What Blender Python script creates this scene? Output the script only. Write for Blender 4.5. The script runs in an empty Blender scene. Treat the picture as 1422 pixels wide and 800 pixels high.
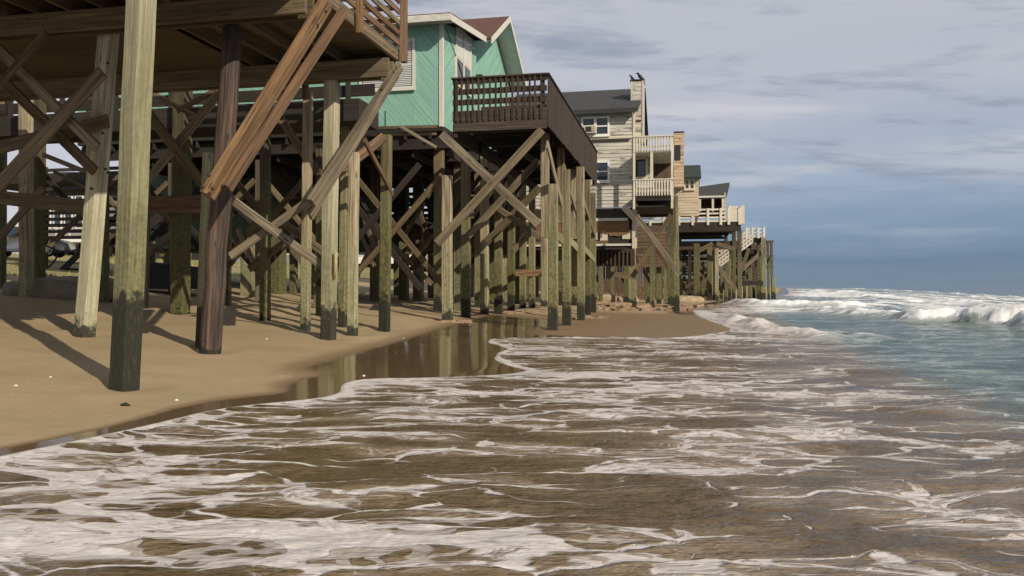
import bpy, math, random
import numpy as np
from mathutils import Vector, Matrix

random.seed(7); rng = np.random.default_rng(7)
scene = bpy.context.scene
col = scene.collection
H, F, CX, HY = 1.35, 1100.0, 711.0, 393.0
E1 = Vector((0.2055, 0.9787, 0)).normalized()      # along the coast, away from the viewer
E2 = Vector((E1.y, -E1.x, 0))                      # towards the sea

# ------------------------------------------------------------------ helpers
def W(t, s, z): return Vector((E1.x*t+E2.x*s, E1.y*t+E2.y*s, z))
def ray(px, py): return (px-CX)/F, (HY-py)/F
def RR(px, py, Y):
    u, v = ray(px, py); return Vector((u*Y, Y, H+v*Y))
def SS(px, py, c):
    u, v = ray(px, py); return RR(px, py, c/(E2.x*u+E2.y))
def TT(px, py, t):
    u, v = ray(px, py); return RR(px, py, t/(E1.x*u+E1.y))
def to_ts(p): return p.x*E1.x+p.y*E1.y, p.x*E2.x+p.y*E2.y

WT = [(-10,-6.0),(0,-5.0),(5,-4.7),(9,-3.8),(12,-3.0),(16,-2.4),(19,-0.9),(21.5,1.6),(25,1.1),(32,.8),(38,.5),(60,4.0),(80,9.0),(100,13),(220,28),(1000,60),(6000,100)]
BT = [(-10,-6.2),(5,-5.4),(10,-4.9),(15,-4.6),(20,-4.2),(40,-3.2),(60,-1),(100,8),(220,20),(1000,50),(6000,80)]
def tab(T, x): return np.interp(x, [a for a,_ in T], [b for _,b in T])
def hash2(ix, iy, seed):
    n = (ix.astype(np.int64)*374761393 + iy.astype(np.int64)*668265263 + seed*974711) & 0x7fffffff
    n = ((n ^ (n >> 13))*1274126177) & 0x7fffffff
    return ((n ^ (n >> 16)) & 0xffff)/65535.0
def vnoise(x, y, seed=0):
    ix = np.floor(x); iy = np.floor(y); fx = x-ix; fy = y-iy
    fx = fx*fx*fx*(fx*(fx*6-15)+10); fy = fy*fy*fy*(fy*(fy*6-15)+10)
    a = hash2(ix,iy,seed); b = hash2(ix+1,iy,seed); c = hash2(ix,iy+1,seed); d = hash2(ix+1,iy+1,seed)
    return (a*(1-fx)+b*fx)*(1-fy)+(c*(1-fx)+d*fx)*fy
def fbm(x, y, o=4, seed=0):
    r = 0; a = .5; n = 0
    for i in range(o):
        r = r+a*vnoise(x*2**i+i*17.3, y*2**i-i*9.1, seed+i); n += a; a *= .5
    return r/n
def sstep(a, b, x):
    k = np.clip((x-a)/(b-a), 0, 1); return k*k*(3-2*k)

def ground(x, y):
    x = np.asarray(x, float); y = np.asarray(y, float)
    t = x*E1.x+y*E1.y; s = x*E2.x+y*E2.y
    w = tab(WT, t); b = tab(BT, t)
    d = w-s
    q = b-s
    sp = np.where(q > 8, q, .7*np.log1p(np.exp(np.clip(q/.7, -30, 30))))
    z = np.where(d > 0, .018*np.minimum(d, 60), .05*d)
    z = z+.066*sp
    lim = 3.9
    z = np.where(z > 2.6, 2.6+(lim-2.6)*(1-np.exp(-(z-2.6)/(lim-2.6))), z)
    z = np.maximum(z, -3)
    z = np.where(z > 0, z*(1-.88*sstep(75,110,t)), z)
    amp = np.clip(q/6, 0, 1)
    z = z+amp*(.10*(fbm(x*.35, y*.35, 3, 5)-.5)+.05*(fbm(x*1.3, y*1.3, 3, 9)-.5))
    z = z+np.clip(q/2+.2, 0, 1)*.02*(fbm(x*.9, y*.9, 2, 31)-.5)
    return z
def gz(x, y): return float(ground(x, y))
_YS = [3.0]
while _YS[-1] < 400: _YS.append(_YS[-1]+.05+_YS[-1]*.004)
_YS = np.array(_YS)
def GG(px, py):
    u, v = ray(px, py)
    k = np.argmax(H+v*_YS < ground(u*_YS, _YS)); lo, hi = _YS[max(k-1,0)], _YS[k]
    for _ in range(8):
        Y = (lo+hi)/2
        if H+v*Y < gz(u*Y, Y): hi = Y
        else: lo = Y
    return Vector((u*Y, Y, gz(u*Y, Y)))

class MB:
    """collects shapes for one mesh; every vertex carries a length-wise wood coordinate 'wc'"""
    def __init__(self): self.v=[]; self.f=[]; self.wc=[]; self.sm=[]
    def add(self, vs, fs, wc=None, smooth=False):
        o = len(self.v); self.v += [Vector(a) for a in vs]
        self.f += [tuple(i+o for i in f) for f in fs]; self.sm += [smooth]*len(fs)
        self.wc += (wc if wc else [(a[0],a[1],a[2]) for a in vs])
        return self
    def prism(self, p0, p1, prof, up=None, segs=1, wob=0, smooth=False, taper=1.0, twist=0):
        p0 = Vector(p0); p1 = Vector(p1); d = (p1-p0); L = d.length; d.normalize()
        if up is None: up = E1 if abs(d.dot(E1)) < .9 else Vector((0,0,1))
        x = (up-d*up.dot(d)).normalized(); y = d.cross(x)
        n = len(prof); ro = (random.uniform(0,50), random.uniform(0,50), random.uniform(0,50))
        vs=[]; wc=[]; fs=[]
        for k in range(segs+1):
            q = k/segs; c = p0+d*L*q; j = (random.gauss(0,wob), random.gauss(0,wob)) if wob and 0<k<segs else (0,0)
            sc = 1+(taper-1)*q; a = twist*q; ca, sa = math.cos(a), math.sin(a)
            for (u, w) in prof:
                uu, ww = (u*ca-w*sa)*sc, (u*sa+w*ca)*sc
                vs.append(c+x*(uu+j[0])+y*(ww+j[1])); wc.append((q*L+ro[0], u+ro[1], w+ro[2]))
        for k in range(segs):
            for i in range(n):
                a=k*n+i; b=k*n+(i+1)%n; fs.append((a,b,b+n,a+n))
        fs.append(tuple(range(n-1,-1,-1))); fs.append(tuple(range(segs*n, segs*n+n)))
        return self.add(vs, fs, wc, smooth)
    def beam(self, p0, p1, w, h, up=None, ch=.008, segs=1, wob=0, taper=1.0, twist=0):
        """w across (along 'up' reference), h the other way"""
        a, b = w/2, h/2; c = min(ch, a*.4, b*.4)
        prof = [(-a+c,-b),(a-c,-b),(a,-b+c),(a,b-c),(a-c,b),(-a+c,b),(-a,b-c),(-a,-b+c)]
        return self.prism(p0, p1, prof, up, segs, wob, False, taper, twist)
    def tube(self, p0, p1, r, n=10, segs=1, wob=0, taper=1.0):
        prof = [(r*math.cos(2*math.pi*i/n), r*math.sin(2*math.pi*i/n)) for i in range(n)]
        return self.prism(p0, p1, prof, None, segs, wob, True, taper)
    def box(self, t0, t1, s0, s1, z0, z1):
        vs = [W(t,s,z) for t in (t0,t1) for s in (s0,s1) for z in (z0,z1)]
        L = [abs(t1-t0), abs(s1-s0), abs(z1-z0)]; k = L.index(max(L)); ro=random.uniform(0,50)
        wc = []
        for t in (t0,t1):
            for s in (s0,s1):
                for z in (z0,z1):
                    q = [t,s,z]; a = q.pop(k); wc.append((a+ro, q[0]+ro, q[1]))
        fs = [(0,1,3,2),(4,6,7,5),(0,4,5,1),(2,3,7,6),(0,2,6,4),(1,5,7,3)]
        return self.add(vs, fs, wc)
    def path(self, pts, rad, n=8, smooth=True):
        """tube through points with a radius for each: one continuous skin"""
        pts=[Vector(p) for p in pts]; vs=[]; fs=[]
        for i,p in enumerate(pts):
            d=(pts[min(i+1,len(pts)-1)]-pts[max(i-1,0)]).normalized()
            u=Vector((0,0,1)) if abs(d.z)<.9 else Vector((1,0,0))
            x=d.cross(u).normalized(); y=x.cross(d)
            r=rad[i] if hasattr(rad,'__len__') else rad
            rx,ry = r if hasattr(r,'__len__') else (r,r)
            vs+=[p+x*rx*math.cos(2*math.pi*k/n)+y*ry*math.sin(2*math.pi*k/n) for k in range(n)]
        for i in range(len(pts)-1):
            for k in range(n):
                a=i*n+k; b=i*n+(k+1)%n; fs.append((a,b,b+n,a+n))
        fs.append(tuple(range(n-1,-1,-1))); fs.append(tuple(range(len(vs)-n,len(vs))))
        return self.add(vs,fs,None,smooth)
    def build(self, name, mat, parent=None, origin=None):
        me = bpy.data.meshes.new(name)
        if parent is not None: o = Vector(parent['_w'])
        else: o = Vector(origin) if origin is not None else Vector((0,0,0))
        me.from_pydata([tuple(v-o) for v in self.v], [], self.f); me.update()
        a = me.attributes.new('wc','FLOAT_VECTOR','POINT')
        a.data.foreach_set('vector', [c for w in self.wc for c in w])
        me.polygons.foreach_set('use_smooth', self.sm)
        import bmesh
        bm=bmesh.new(); bm.from_mesh(me); bmesh.ops.recalc_face_normals(bm, faces=bm.faces); bm.to_mesh(me); bm.free()
        ob = bpy.data.objects.new(name, me); col.objects.link(ob)
        if mat: me.materials.append(mat)
        if parent is not None: ob.parent = parent; ob['_w'] = tuple(o)
        else: ob.location = o; ob['_w'] = tuple(o)
        return ob
def tag(o, label=None, cat=None, group=None, kind=None):
    if label: o['label'] = label
    if cat: o['category'] = cat
    if group: o['group'] = group
    if kind: o['kind'] = kind
    return o
def empty(name, loc, label, cat, group=None):
    o = bpy.data.objects.new(name, None); col.objects.link(o); o.location = loc; o['_w'] = tuple(loc)
    o.empty_display_size = .3
    return tag(o, label, cat, group)

# ------------------------------------------------------------------ materials
def new_mat(name):
    m = bpy.data.materials.new(name); m.use_nodes = True
    nt = m.node_tree; nt.nodes.clear()
    out = nt.nodes.new('ShaderNodeOutputMaterial'); p = nt.nodes.new('ShaderNodeBsdfPrincipled')
    nt.links.new(p.outputs[0], out.inputs[0]); return m, nt, p
class NT:
    def __init__(self, nt): self.nt = nt
    def n(self, kind, **kw):
        x = self.nt.nodes.new(kind)
        for k, v in kw.items(): setattr(x, k, v)
        return x
    def lk(self, a, b): self.nt.links.new(a, b)
    def set(self, sock, v):
        if hasattr(v, 'is_output') or hasattr(v, 'links'): self.lk(v, sock)
        else: sock.default_value = v
    def math(self, op, a, b=0.0, c=0.0, clamp=False):
        x = self.n('ShaderNodeMath', operation=op); x.use_clamp = clamp
        self.set(x.inputs[0], a); self.set(x.inputs[1], b)
        if op in ('MULTIPLY_ADD',): self.set(x.inputs[2], c)
        return x.outputs[0]
    def mapr(self, v, a, b, c=0.0, d=1.0, smooth=True):
        x = self.n('ShaderNodeMapRange', interpolation_type='SMOOTHSTEP' if smooth else 'LINEAR')
        self.set(x.inputs[0], v); self.set(x.inputs[1], a); self.set(x.inputs[2], b)
        self.set(x.inputs[3], c); self.set(x.inputs[4], d); return x.outputs[0]
    def mix(self, f, a, b, blend='MIX'):
        x = self.n('ShaderNodeMix', data_type='RGBA', blend_type=blend)
        self.set(x.inputs[0], f)
        for i, v in ((6, a), (7, b)):
            if hasattr(v, 'links'): self.lk(v, x.inputs[i])
            else: x.inputs[i].default_value = (*v, 1) if len(v) == 3 else v
        return x.outputs[2]
    def scale(self, vec, s):
        x = self.n('ShaderNodeVectorMath', operation='MULTIPLY'); self.lk(vec, x.inputs[0]); x.inputs[1].default_value = s; return x.outputs[0]
    def vadd(self, a, b):
        x = self.n('ShaderNodeVectorMath', operation='ADD'); self.lk(a, x.inputs[0]); self.set(x.inputs[1], b); return x.outputs[0]
    def noise(self, vec, scale=1, detail=4, rough=.5, color=False, dist=0):
        x = self.n('ShaderNodeTexNoise'); self.lk(vec, x.inputs['Vector'])
        x.inputs['Scale'].default_value = scale; x.inputs['Detail'].default_value = detail
        x.inputs['Roughness'].default_value = rough; x.inputs['Distortion'].default_value = dist
        return x.outputs[1] if color else x.outputs[0]
    def attr(self, name, out='Vector'):
        x = self.n('ShaderNodeAttribute'); x.attribute_name = name; return x.outputs[out]
    def bump(self, h, strength=.5, dist=.01, normal=None):
        x = self.n('ShaderNodeBump'); self.lk(h, x.inputs['Height']); x.inputs['Strength'].default_value = strength
        x.inputs['Distance'].default_value = dist
        if normal: self.lk(normal, x.inputs['Normal'])
        return x.outputs[0]
    def pos(self): return self.n('ShaderNodeNewGeometry').outputs['Position']
    def z(self, v):
        x = self.n('ShaderNodeSeparateXYZ'); self.lk(v, x.inputs[0]); return x.outputs[2]

def wood(name, base, dark, algae=0.0, tide=0.0, knots=True, rough=.85, vary=.35, streak=.5):
    m, nt, p = new_mat(name); g = NT(nt)
    wc = g.attr('wc')
    grain = g.noise(g.scale(wc, (.9, 26, 26)), 1, 6, .65, dist=.3)
    big = g.noise(g.scale(wc, (.35, 3, 3)), 1, 3, .6)
    oi = g.n('ShaderNodeObjectInfo').outputs['Random']
    c = g.mix(g.mapr(grain, .32, .68), dark, base)
    c = g.mix(g.mapr(big, .45, .75, 0, streak), c, tuple(x*.45 for x in dark))
    # cathedral grain arcs
    wv = g.n('ShaderNodeTexWave', wave_type='RINGS', rings_direction='Y'); g.lk(g.scale(wc, (.55, 9, 9)), wv.inputs[0])
    wv.inputs['Scale'].default_value = 1.1; wv.inputs['Distortion'].default_value = 5; wv.inputs['Detail'].default_value = 2
    c = g.mix(g.mapr(wv.outputs[1], .55, 1, 0, .22), c, dark)
    if knots:
        vo = g.n('ShaderNodeTexVoronoi'); g.lk(g.scale(wc, (1.3, 5, 5)), vo.inputs['Vector']); vo.inputs['Scale'].default_value = 1
        c = g.mix(g.mapr(vo.outputs['Distance'], .06, .14, .75, 0), c, tuple(x*.3 for x in dark))
    if algae:
        zz = g.z(g.pos()); pn = g.noise(g.pos(), 1.2, 4, .6); fine = g.noise(g.pos(), 14, 3, .6)
        lvl = g.math('ADD', g.math('ADD', zz, g.math('MULTIPLY', g.math('SUBTRACT', pn, .5), 2.6)), g.math('MULTIPLY', g.math('SUBTRACT', oi, .5), 2.2))
        f = g.mapr(lvl, 2.0, 4.6, algae, 0)
        c = g.mix(f, c, g.mix(g.mapr(fine, .35, .65), (.10,.12,.045), (.23,.235,.105)))
        f2 = g.mapr(lvl, .9, 1.8, .8*algae, 0)
        yel = g.mix(g.mapr(fine, .45, .6), (.05,.055,.016), (.20,.17,.045))
        c = g.mix(f2, c, yel)
    if tide:
        zz = g.z(g.pos()); pn = g.noise(g.pos(), 5, 3, .6)
        lvl = g.math('ADD', zz, g.math('MULTIPLY', g.math('SUBTRACT', pn, .5), 1.0))
        lvl = g.math('ADD', lvl, g.math('MULTIPLY', g.math('SUBTRACT', oi, .5), .55))
        fine = g.noise(g.scale(g.pos(), (1,1,.35)), 30, 3, .7)
        f = g.mapr(lvl, tide*.85, tide*1.06, .95, 0)
        c = g.mix(f, c, g.mix(g.mapr(fine, .5, .7), (.012,.013,.008), (.055,.05,.02)))
    hsv = g.n('ShaderNodeHueSaturation'); g.lk(c, hsv.inputs['Color'])
    g.lk(g.mapr(oi, 0, 1, 1-vary, 1+vary*.6, False), hsv.inputs['Value'])
    g.lk(g.mapr(oi, 0, 1, 1.15, .85, False), hsv.inputs['Saturation'])
    g.lk(hsv.outputs[0], p.inputs['Base Color'])
    p.inputs['Roughness'].default_value = rough
    hgt = grain
    g.lk(g.bump(hgt, .85, .012), p.inputs['Normal'])
    return m
def plain(name, c, rough=.6, metal=0, var=.25, scale=3, bump=.2, spec=None):
    m, nt, p = new_mat(name); g = NT(nt)
    a = g.noise(g.pos(), scale, 5, .65); b = g.noise(g.pos(), scale*9, 4, .6)
    k = g.math('ADD', g.math('MULTIPLY', a, .6), g.math('MULTIPLY', b, .4))
    cc = g.mix(g.mapr(k, .35, .65), tuple(x*(1-var) for x in c), tuple(min(1,x*(1+var*.4)) for x in c))
    g.lk(cc, p.inputs['Base Color']); p.inputs['Roughness'].default_value = rough; p.inputs['Metallic'].default_value = metal
    if bump: g.lk(g.bump(b, bump, .01), p.inputs['Normal'])
    return m
def peeling(name, paint, under, amount=.5, rough=.65):
    m, nt, p = new_mat(name); g = NT(nt); wc = g.attr('wc')
    n = g.noise(g.scale(wc, (1.2, 9, 9)), 1, 6, .7); d = g.noise(g.scale(wc,(.5,20,20)), 1, 4, .6)
    c = g.mix(g.mapr(d, .35, .7), tuple(x*.72 for x in paint), paint)
    c = g.mix(g.mapr(n, amount, amount+.08, 0, .85), c, under)
    g.lk(c, p.inputs['Base Color']); p.inputs['Roughness'].default_value = rough
    g.lk(g.bump(n, .3, .005), p.inputs['Normal']); return m
def siding_diag(name, c):
    m, nt, p = new_mat(name); g = NT(nt)
    tc = g.n('ShaderNodeTexCoord').outputs['Object']
    sx = g.n('ShaderNodeSeparateXYZ'); g.lk(tc, sx.inputs[0])
    q = g.math('ADD', g.math('ADD', sx.outputs[0], g.math('MULTIPLY', sx.outputs[1], -1.0)), sx.outputs[2])
    fr = g.math('FRACT', g.math('MULTIPLY', q, 5.2))
    groove = g.mapr(g.math('ABSOLUTE', g.math('SUBTRACT', fr, .5)), .40, .48)
    cmb = g.n('ShaderNodeCombineXYZ'); g.lk(g.math('MULTIPLY', q, 9), cmb.inputs[0]); g.lk(g.math('MULTIPLY', sx.outputs[2], .7), cmb.inputs[1])
    st = g.noise(cmb.outputs[0], 1, 5, .65); bl = g.noise(g.pos(), .8, 4, .6)
    cc = g.mix(g.mapr(st, .3, .7), tuple(x*.66 for x in c), c)
    cc = g.mix(g.mapr(bl, .35, .75, 0, .35), cc, tuple(x*.7 for x in c))
    cc = g.mix(g.math('MULTIPLY', groove, .3), cc, tuple(x*.55 for x in c))
    g.lk(cc, p.inputs['Base Color']); p.inputs['Roughness'].default_value = .7
    h = g.math('SUBTRACT', g.math('MULTIPLY', st, .3), groove)
    g.lk(g.bump(h, .6, .012), p.inputs['Normal']); return m
def glass_mat(name, c=(.02,.03,.04)):
    m, nt, p = new_mat(name); g = NT(nt)
    p.inputs['Base Color'].default_value = (*c,1); p.inputs['Roughness'].default_value = .04
    p.inputs['IOR'].default_value = 1.6
    g.lk(g.bump(g.noise(g.pos(), 1.2, 2, .5), .06, .05), p.inputs['Normal']); return m
def shingle(name, c, sc=6):
    m, nt, p = new_mat(name); g = NT(nt)
    a = g.noise(g.pos(), 25, 4, .7); b = g.noise(g.pos(), 1.0, 4, .6)
    vo = g.n('ShaderNodeTexVoronoi'); g.lk(g.pos(), vo.inputs['Vector']); vo.inputs['Scale'].default_value = sc
    cc = g.mix(g.mapr(a, .3, .7), tuple(x*.6 for x in c), c)
    cc = g.mix(g.mapr(b, .4, .7, 0, .5), cc, tuple(x*.6 for x in c))
    x = g.n('ShaderNodeSeparateColor'); g.lk(vo.outputs['Color'], x.inputs[0])
    cc = g.mix(g.math('MULTIPLY', x.outputs[0], .35), cc, tuple(min(1,x*1.5) for x in c))
    g.lk(cc, p.inputs['Base Color']); p.inputs['Roughness'].default_value = .9
    g.lk(g.bump(a, .5, .01), p.inputs['Normal']); return m

M = {}
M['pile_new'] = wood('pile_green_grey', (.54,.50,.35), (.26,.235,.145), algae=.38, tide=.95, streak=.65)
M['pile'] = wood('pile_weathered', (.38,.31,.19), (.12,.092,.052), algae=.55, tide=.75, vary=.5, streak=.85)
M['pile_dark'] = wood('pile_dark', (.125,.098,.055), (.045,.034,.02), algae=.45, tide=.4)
M['pole'] = wood('round_pole', (.19,.13,.10), (.026,.017,.014), tide=.1, streak=.8)
M['grey_wood'] = wood('grey_timber', (.28,.23,.15), (.09,.068,.038), streak=.8)
M['beam'] = wood('timber_beam', (.20,.15,.08), (.075,.052,.026))
M['brown'] = wood('brown_timber', (.22,.12,.055), (.07,.036,.018), knots=False)
M['orange'] = wood('orange_timber', (.31,.19,.095), (.075,.042,.022), vary=.1, streak=.75)
M['soffit'] = wood('soffit_board', (.15,.118,.06), (.065,.048,.024), knots=False)  # base colour lowered to deepen the shade under the decks
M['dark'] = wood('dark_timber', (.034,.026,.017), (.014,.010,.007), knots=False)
M['rail_dark'] = wood('stained_railing', (.082,.054,.034), (.022,.014,.010), knots=False, vary=.3, streak=.8)
M['cream_post'] = wood('pale_timber', (.5,.42,.27), (.28,.22,.13))
M['cedar'] = peeling('cedar_shingle', (.58,.42,.28), (.24,.14,.09), .55, .85)
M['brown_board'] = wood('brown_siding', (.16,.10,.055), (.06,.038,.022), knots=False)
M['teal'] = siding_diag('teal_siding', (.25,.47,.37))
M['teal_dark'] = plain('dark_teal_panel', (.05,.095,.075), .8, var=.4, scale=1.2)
M['trim'] = peeling('white_trim', (.62,.60,.52), (.25,.2,.13), .66)
M['cream'] = peeling('cream_paint', (.66,.60,.46), (.28,.22,.15), .62)
M['white_rail'] = peeling('white_railing_paint', (.70,.65,.54), (.22,.17,.12), .60)
M['clap'] = peeling('weathered_clapboard', (.55,.52,.45), (.16,.135,.105), .54, .85)
M['clap2'] = peeling('tan_clapboard', (.56,.46,.33), (.2,.14,.09), .58, .85)
M['rooft'] = shingle('red_brown_shingle', (.10,.042,.028))
M['roofg'] = shingle('charcoal_shingle', (.035,.036,.036))
M['roofgreen'] = shingle('dark_green_shingle', (.012,.028,.020))
M['glass'] = glass_mat('window_glass')
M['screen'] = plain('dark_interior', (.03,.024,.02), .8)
M['blind'] = plain('blind', (.55,.55,.53), .6, var=.1)
M['plywood'] = wood('plywood', (.25,.13,.05), (.13,.07,.03), knots=False)
M['metal'] = plain('galvanised_metal', (.5,.5,.48), .4, 1, bump=0)
M['bolt'] = plain('rusty_bolt', (.03,.02,.015), .7)
M['carpaint'] = plain('silver_paint', (.42,.41,.39), .3, .6, var=.06, bump=0)
M['rubber'] = plain('rubber', (.02,.02,.02), .8)
M['alloy'] = plain('alloy', (.6,.6,.6), .3, .8, var=.1, bump=0)
M['black'] = plain('black_plastic', (.018,.02,.024), .55)
M['bird'] = plain('black_feathers', (.012,.012,.014), .5)
M['lampred'] = plain('tail_lamp', (.3,.01,.01), .3)
M['white'] = plain('white_board', (.7,.69,.66), .6, var=.12)
M['greywall'] = plain('grey_wall', (.22,.21,.20), .8)
M['pipe_yellow'] = plain('yellow_pipe', (.36,.29,.12), .5)
def bag_mat(name, c):
    m, nt, p = new_mat(name); g = NT(nt)
    a = g.noise(g.pos(), 2.5, 5, .6); b = g.noise(g.pos(), 40, 3, .6)
    cc = g.mix(g.mapr(a, .3, .7), tuple(x*.55 for x in c), c); cc = g.mix(g.mapr(b,.45,.7,0,.4), cc, tuple(x*.5 for x in c))
    g.lk(cc, p.inputs['Base Color']); p.inputs['Roughness'].default_value = .9
    g.lk(g.bump(g.math('ADD', a, g.math('MULTIPLY', b, .2)), .8, .05), p.inputs['Normal']); return m
M['bag_tan'] = bag_mat('tan_bag', (.42,.32,.20)); M['bag_olive'] = bag_mat('olive_bag', (.16,.15,.09)); M['bag_shaded'] = bag_mat('shaded_bag', (.22,.18,.13))  # the third bag colour is sand with its shade mixed in
M['rubble'] = bag_mat('orange_rubble', (.38,.26,.16))

# ------------------------------------------------------------------ shoreline (edge of the swash)
edge_px = [(-420,760),(-200,690),(-90,660),(0,636),(50,627),(100,616),(150,606),(195,595),(240,584),(285,573),(330,566),(380,561),(430,557),(462,551),(482,546),(474,538),(480,531),(500,527.5),(560,527),(610,526),(660,523.5),(700,522),(730,518),(742,514),(722,511),(700,506),(690,501),(686,495),(694,490),(706,487),(704,482),(684,477),(676,473),(690,470.5),(740,470),(800,469.3),(860,469.5),(905,470.5),(940,469.5),(975,466.5),(1000,463.5),(1014,460),(1016,456),(1000,450),(985,445),(972,440),(966,436)]
edge = []
for a in edge_px:
    g_ = GG(*a); edge.append((g_.x, g_.y))
edge += [tuple(W(42,.7,0))[:2], tuple(W(60,4.0,0))[:2], tuple(W(80,9,0))[:2], tuple(W(100,13,0))[:2], tuple(W(220,28,0))[:2], tuple(W(1000,60,0))[:2], tuple(W(6000,100,0))[:2]]
# smooth + jitter
def resample(pts, step):
    out=[]
    for (x0,y0),(x1,y1) in zip(pts[:-1], pts[1:]):
        L=math.hypot(x1-x0,y1-y0); n=max(1,min(24,int(L/step)))
        for i in range(n): out.append((x0+(x1-x0)*i/n, y0+(y1-y0)*i/n))
    out.append(pts[-1]); return out
EP = np.array(resample(edge, .18))
for _ in range(2):
    EP[1:-1] = .25*EP[:-2]+.5*EP[1:-1]+.25*EP[2:]
jx = (fbm(np.arange(len(EP))*.45, np.zeros(len(EP)), 3, 71)-.5)
EP[:,0] += jx*.10*np.clip(len(EP)-np.arange(len(EP)),0,1); EP[:,1] += jx*.12
def signed_edge(X, Yr):
    """distance to the swash edge on a grid whose rows share one y; positive on the water side"""
    R, C = X.shape; D2 = np.full(X.shape, 2500.0); ins = np.zeros(X.shape, bool)
    for i in range(len(EP)-1):
        ax, ay = EP[i]; bx, by = EP[i+1]; dx, dy = bx-ax, by-ay; L2 = dx*dx+dy*dy+1e-12
        m = 5.0+.08*max(ay, 0)
        r0, r1 = np.searchsorted(Yr, [min(ay,by)-m, max(ay,by)+m])
        if r1 <= r0: continue
        x = X[r0:r1]; y = Yr[r0:r1,None]
        k = np.clip(((x-ax)*dx+(y-ay)*dy)/L2, 0, 1)
        d = (x-ax-k*dx)**2+(y-ay-k*dy)**2
        np.minimum(D2[r0:r1], d, out=D2[r0:r1])
    poly = np.vstack([EP, [[8000, 6000],[8000,-50],[EP[0][0]-3,-50],[EP[0][0]-3, EP[0][1]-2]]]); n = len(poly)
    for i in range(n):
        x0,y0 = poly[i]; x1,y1 = poly[(i+1)%n]
        if y0 == y1: continue
        r0, r1 = np.searchsorted(Yr, [min(y0,y1), max(y0,y1)])
        if r1 <= r0: continue
        y = Yr[r0:r1,None]
        ins[r0:r1] ^= X[r0:r1] < (x1-x0)*(y-y0)/(y1-y0)+x0
    D = np.sqrt(D2)
    return np.where(ins, D, -D)

def grid_obj(name, X, Y, Z, mat, attrs, keep=None):
    R, C = X.shape
    co = np.stack([X, Y, Z], -1).reshape(-1, 3)
    idx = np.arange(R*C).reshape(R, C)
    q = np.stack([idx[:-1,:-1], idx[:-1,1:], idx[1:,1:], idx[1:,:-1]], -1).reshape(-1, 4)
    if keep is not None:
        kf = keep.reshape(-1)[q].any(1); q = q[kf]
        used = np.zeros(R*C, bool); used[q.ravel()] = True
        mp = -np.ones(R*C, np.int64); mp[used] = np.arange(used.sum())
        co = co[used]; q = mp[q]
    else: used = np.ones(R*C, bool)
    me = bpy.data.meshes.new(name)
    me.vertices.add(len(co)); me.vertices.foreach_set('co', co.ravel().astype(np.float32))
    me.loops.add(q.size); me.loops.foreach_set('vertex_index', q.ravel().astype(np.int32))
    me.polygons.add(len(q)); me.polygons.foreach_set('loop_start', np.arange(0, q.size, 4, dtype=np.int32))
    me.polygons.foreach_set('loop_total', np.full(len(q), 4, np.int32))
    me.polygons.foreach_set('use_smooth', np.ones(len(q), bool))
    me.update(calc_edges=True); me.validate()
    for k, v in attrs.items():
        if v.ndim == 3:
            a = me.attributes.new(k, 'FLOAT_VECTOR', 'POINT'); a.data.foreach_set('vector', v.reshape(-1,3)[used].ravel().astype(np.float32))
        else:
            a = me.attributes.new(k, 'FLOAT', 'POINT'); a.data.foreach_set('value', v.reshape(-1)[used].astype(np.float32))
    ob = bpy.data.objects.new(name, me); col.objects.link(ob); me.materials.append(mat)
    return ob

# ------------------------------------------------------------------ beach
def sand_material():
    m, nt, p = new_mat('sand'); g = NT(nt); P = g.pos()
    wet = g.attr('wet', 'Fac'); grass = g.attr('grass', 'Fac')
    n1 = g.noise(P, .6, 5, .6); n2 = g.noise(P, 60, 3, .6); n3 = g.noise(P, 6, 4, .6)
    c = g.mix(g.mapr(n1, .3, .7), (.27,.205,.115), (.34,.26,.155))
    c = g.mix(g.mapr(n3, .35, .7, 0, .25), c, (.28,.205,.125))
    c = g.mix(g.mapr(n2, .3, .75, 0, .35), c, (.22,.16,.10))
    rip = g.noise(g.scale(P, (1.2, 5, 1)), 1, 4, .6, dist=.5)
    wn = g.math('ADD', wet, g.math('MULTIPLY', g.math('SUBTRACT', n3, .5), .25))
    damp = g.mapr(wn, .05, .55); sheen = g.mapr(wn, .5, .85)
    c = g.mix(g.math('MULTIPLY', damp, .80), c, (.16,.105,.055))
    c = g.mix(g.math('MULTIPLY', sheen, .70), c, (.085,.055,.03))
    gn = g.noise(P, 3, 5, .7); gf = g.mapr(g.math('ADD', grass, g.math('MULTIPLY', g.math('SUBTRACT', gn, .5), .9)), .4, .6)
    gcol = g.mix(g.mapr(g.noise(P, 9, 4, .7), .35, .65), (.10,.13,.035), (.36,.27,.14))
    c = g.mix(gf, c, gcol)
    g.lk(c, p.inputs['Base Color'])
    g.lk(g.mapr(sheen, 0, 1, .9, .06, False), p.inputs['Roughness'])
    g.lk(g.mapr(sheen, 0, 1, .2, .6, False), p.inputs['Specular IOR Level'])
    h = g.math('ADD', g.math('MULTIPLY', n2, .25), g.math('ADD', g.math('MULTIPLY', n3, .6), g.math('MULTIPLY', rip, .7)))
    b = g.n('ShaderNodeBump'); g.lk(h, b.inputs['Height']); b.inputs['Distance'].default_value = .018
    g.lk(g.mapr(sheen, 0, 1, .9, .06, False), b.inputs['Strength']); g.lk(b.outputs[0], p.inputs['Normal'])
    return m
rows = [-6.0, -2.0, 0.0, 1.2, 2.0]; y = 2.6
while y < 90: rows.append(y); y *= 1.011
while y < 6000: rows.append(y); y *= 1.06
rows = np.array(rows); us = np.concatenate([np.linspace(-2.6,-1.0,50,endpoint=False), np.linspace(-1.0,.6,420), np.linspace(.62,1.6,20)])
Yg = np.repeat(rows[:,None], len(us), 1); Xg = us[None,:]*(np.maximum(Yg,0)+2.5)
Zg = ground(Xg, Yg)
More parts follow.
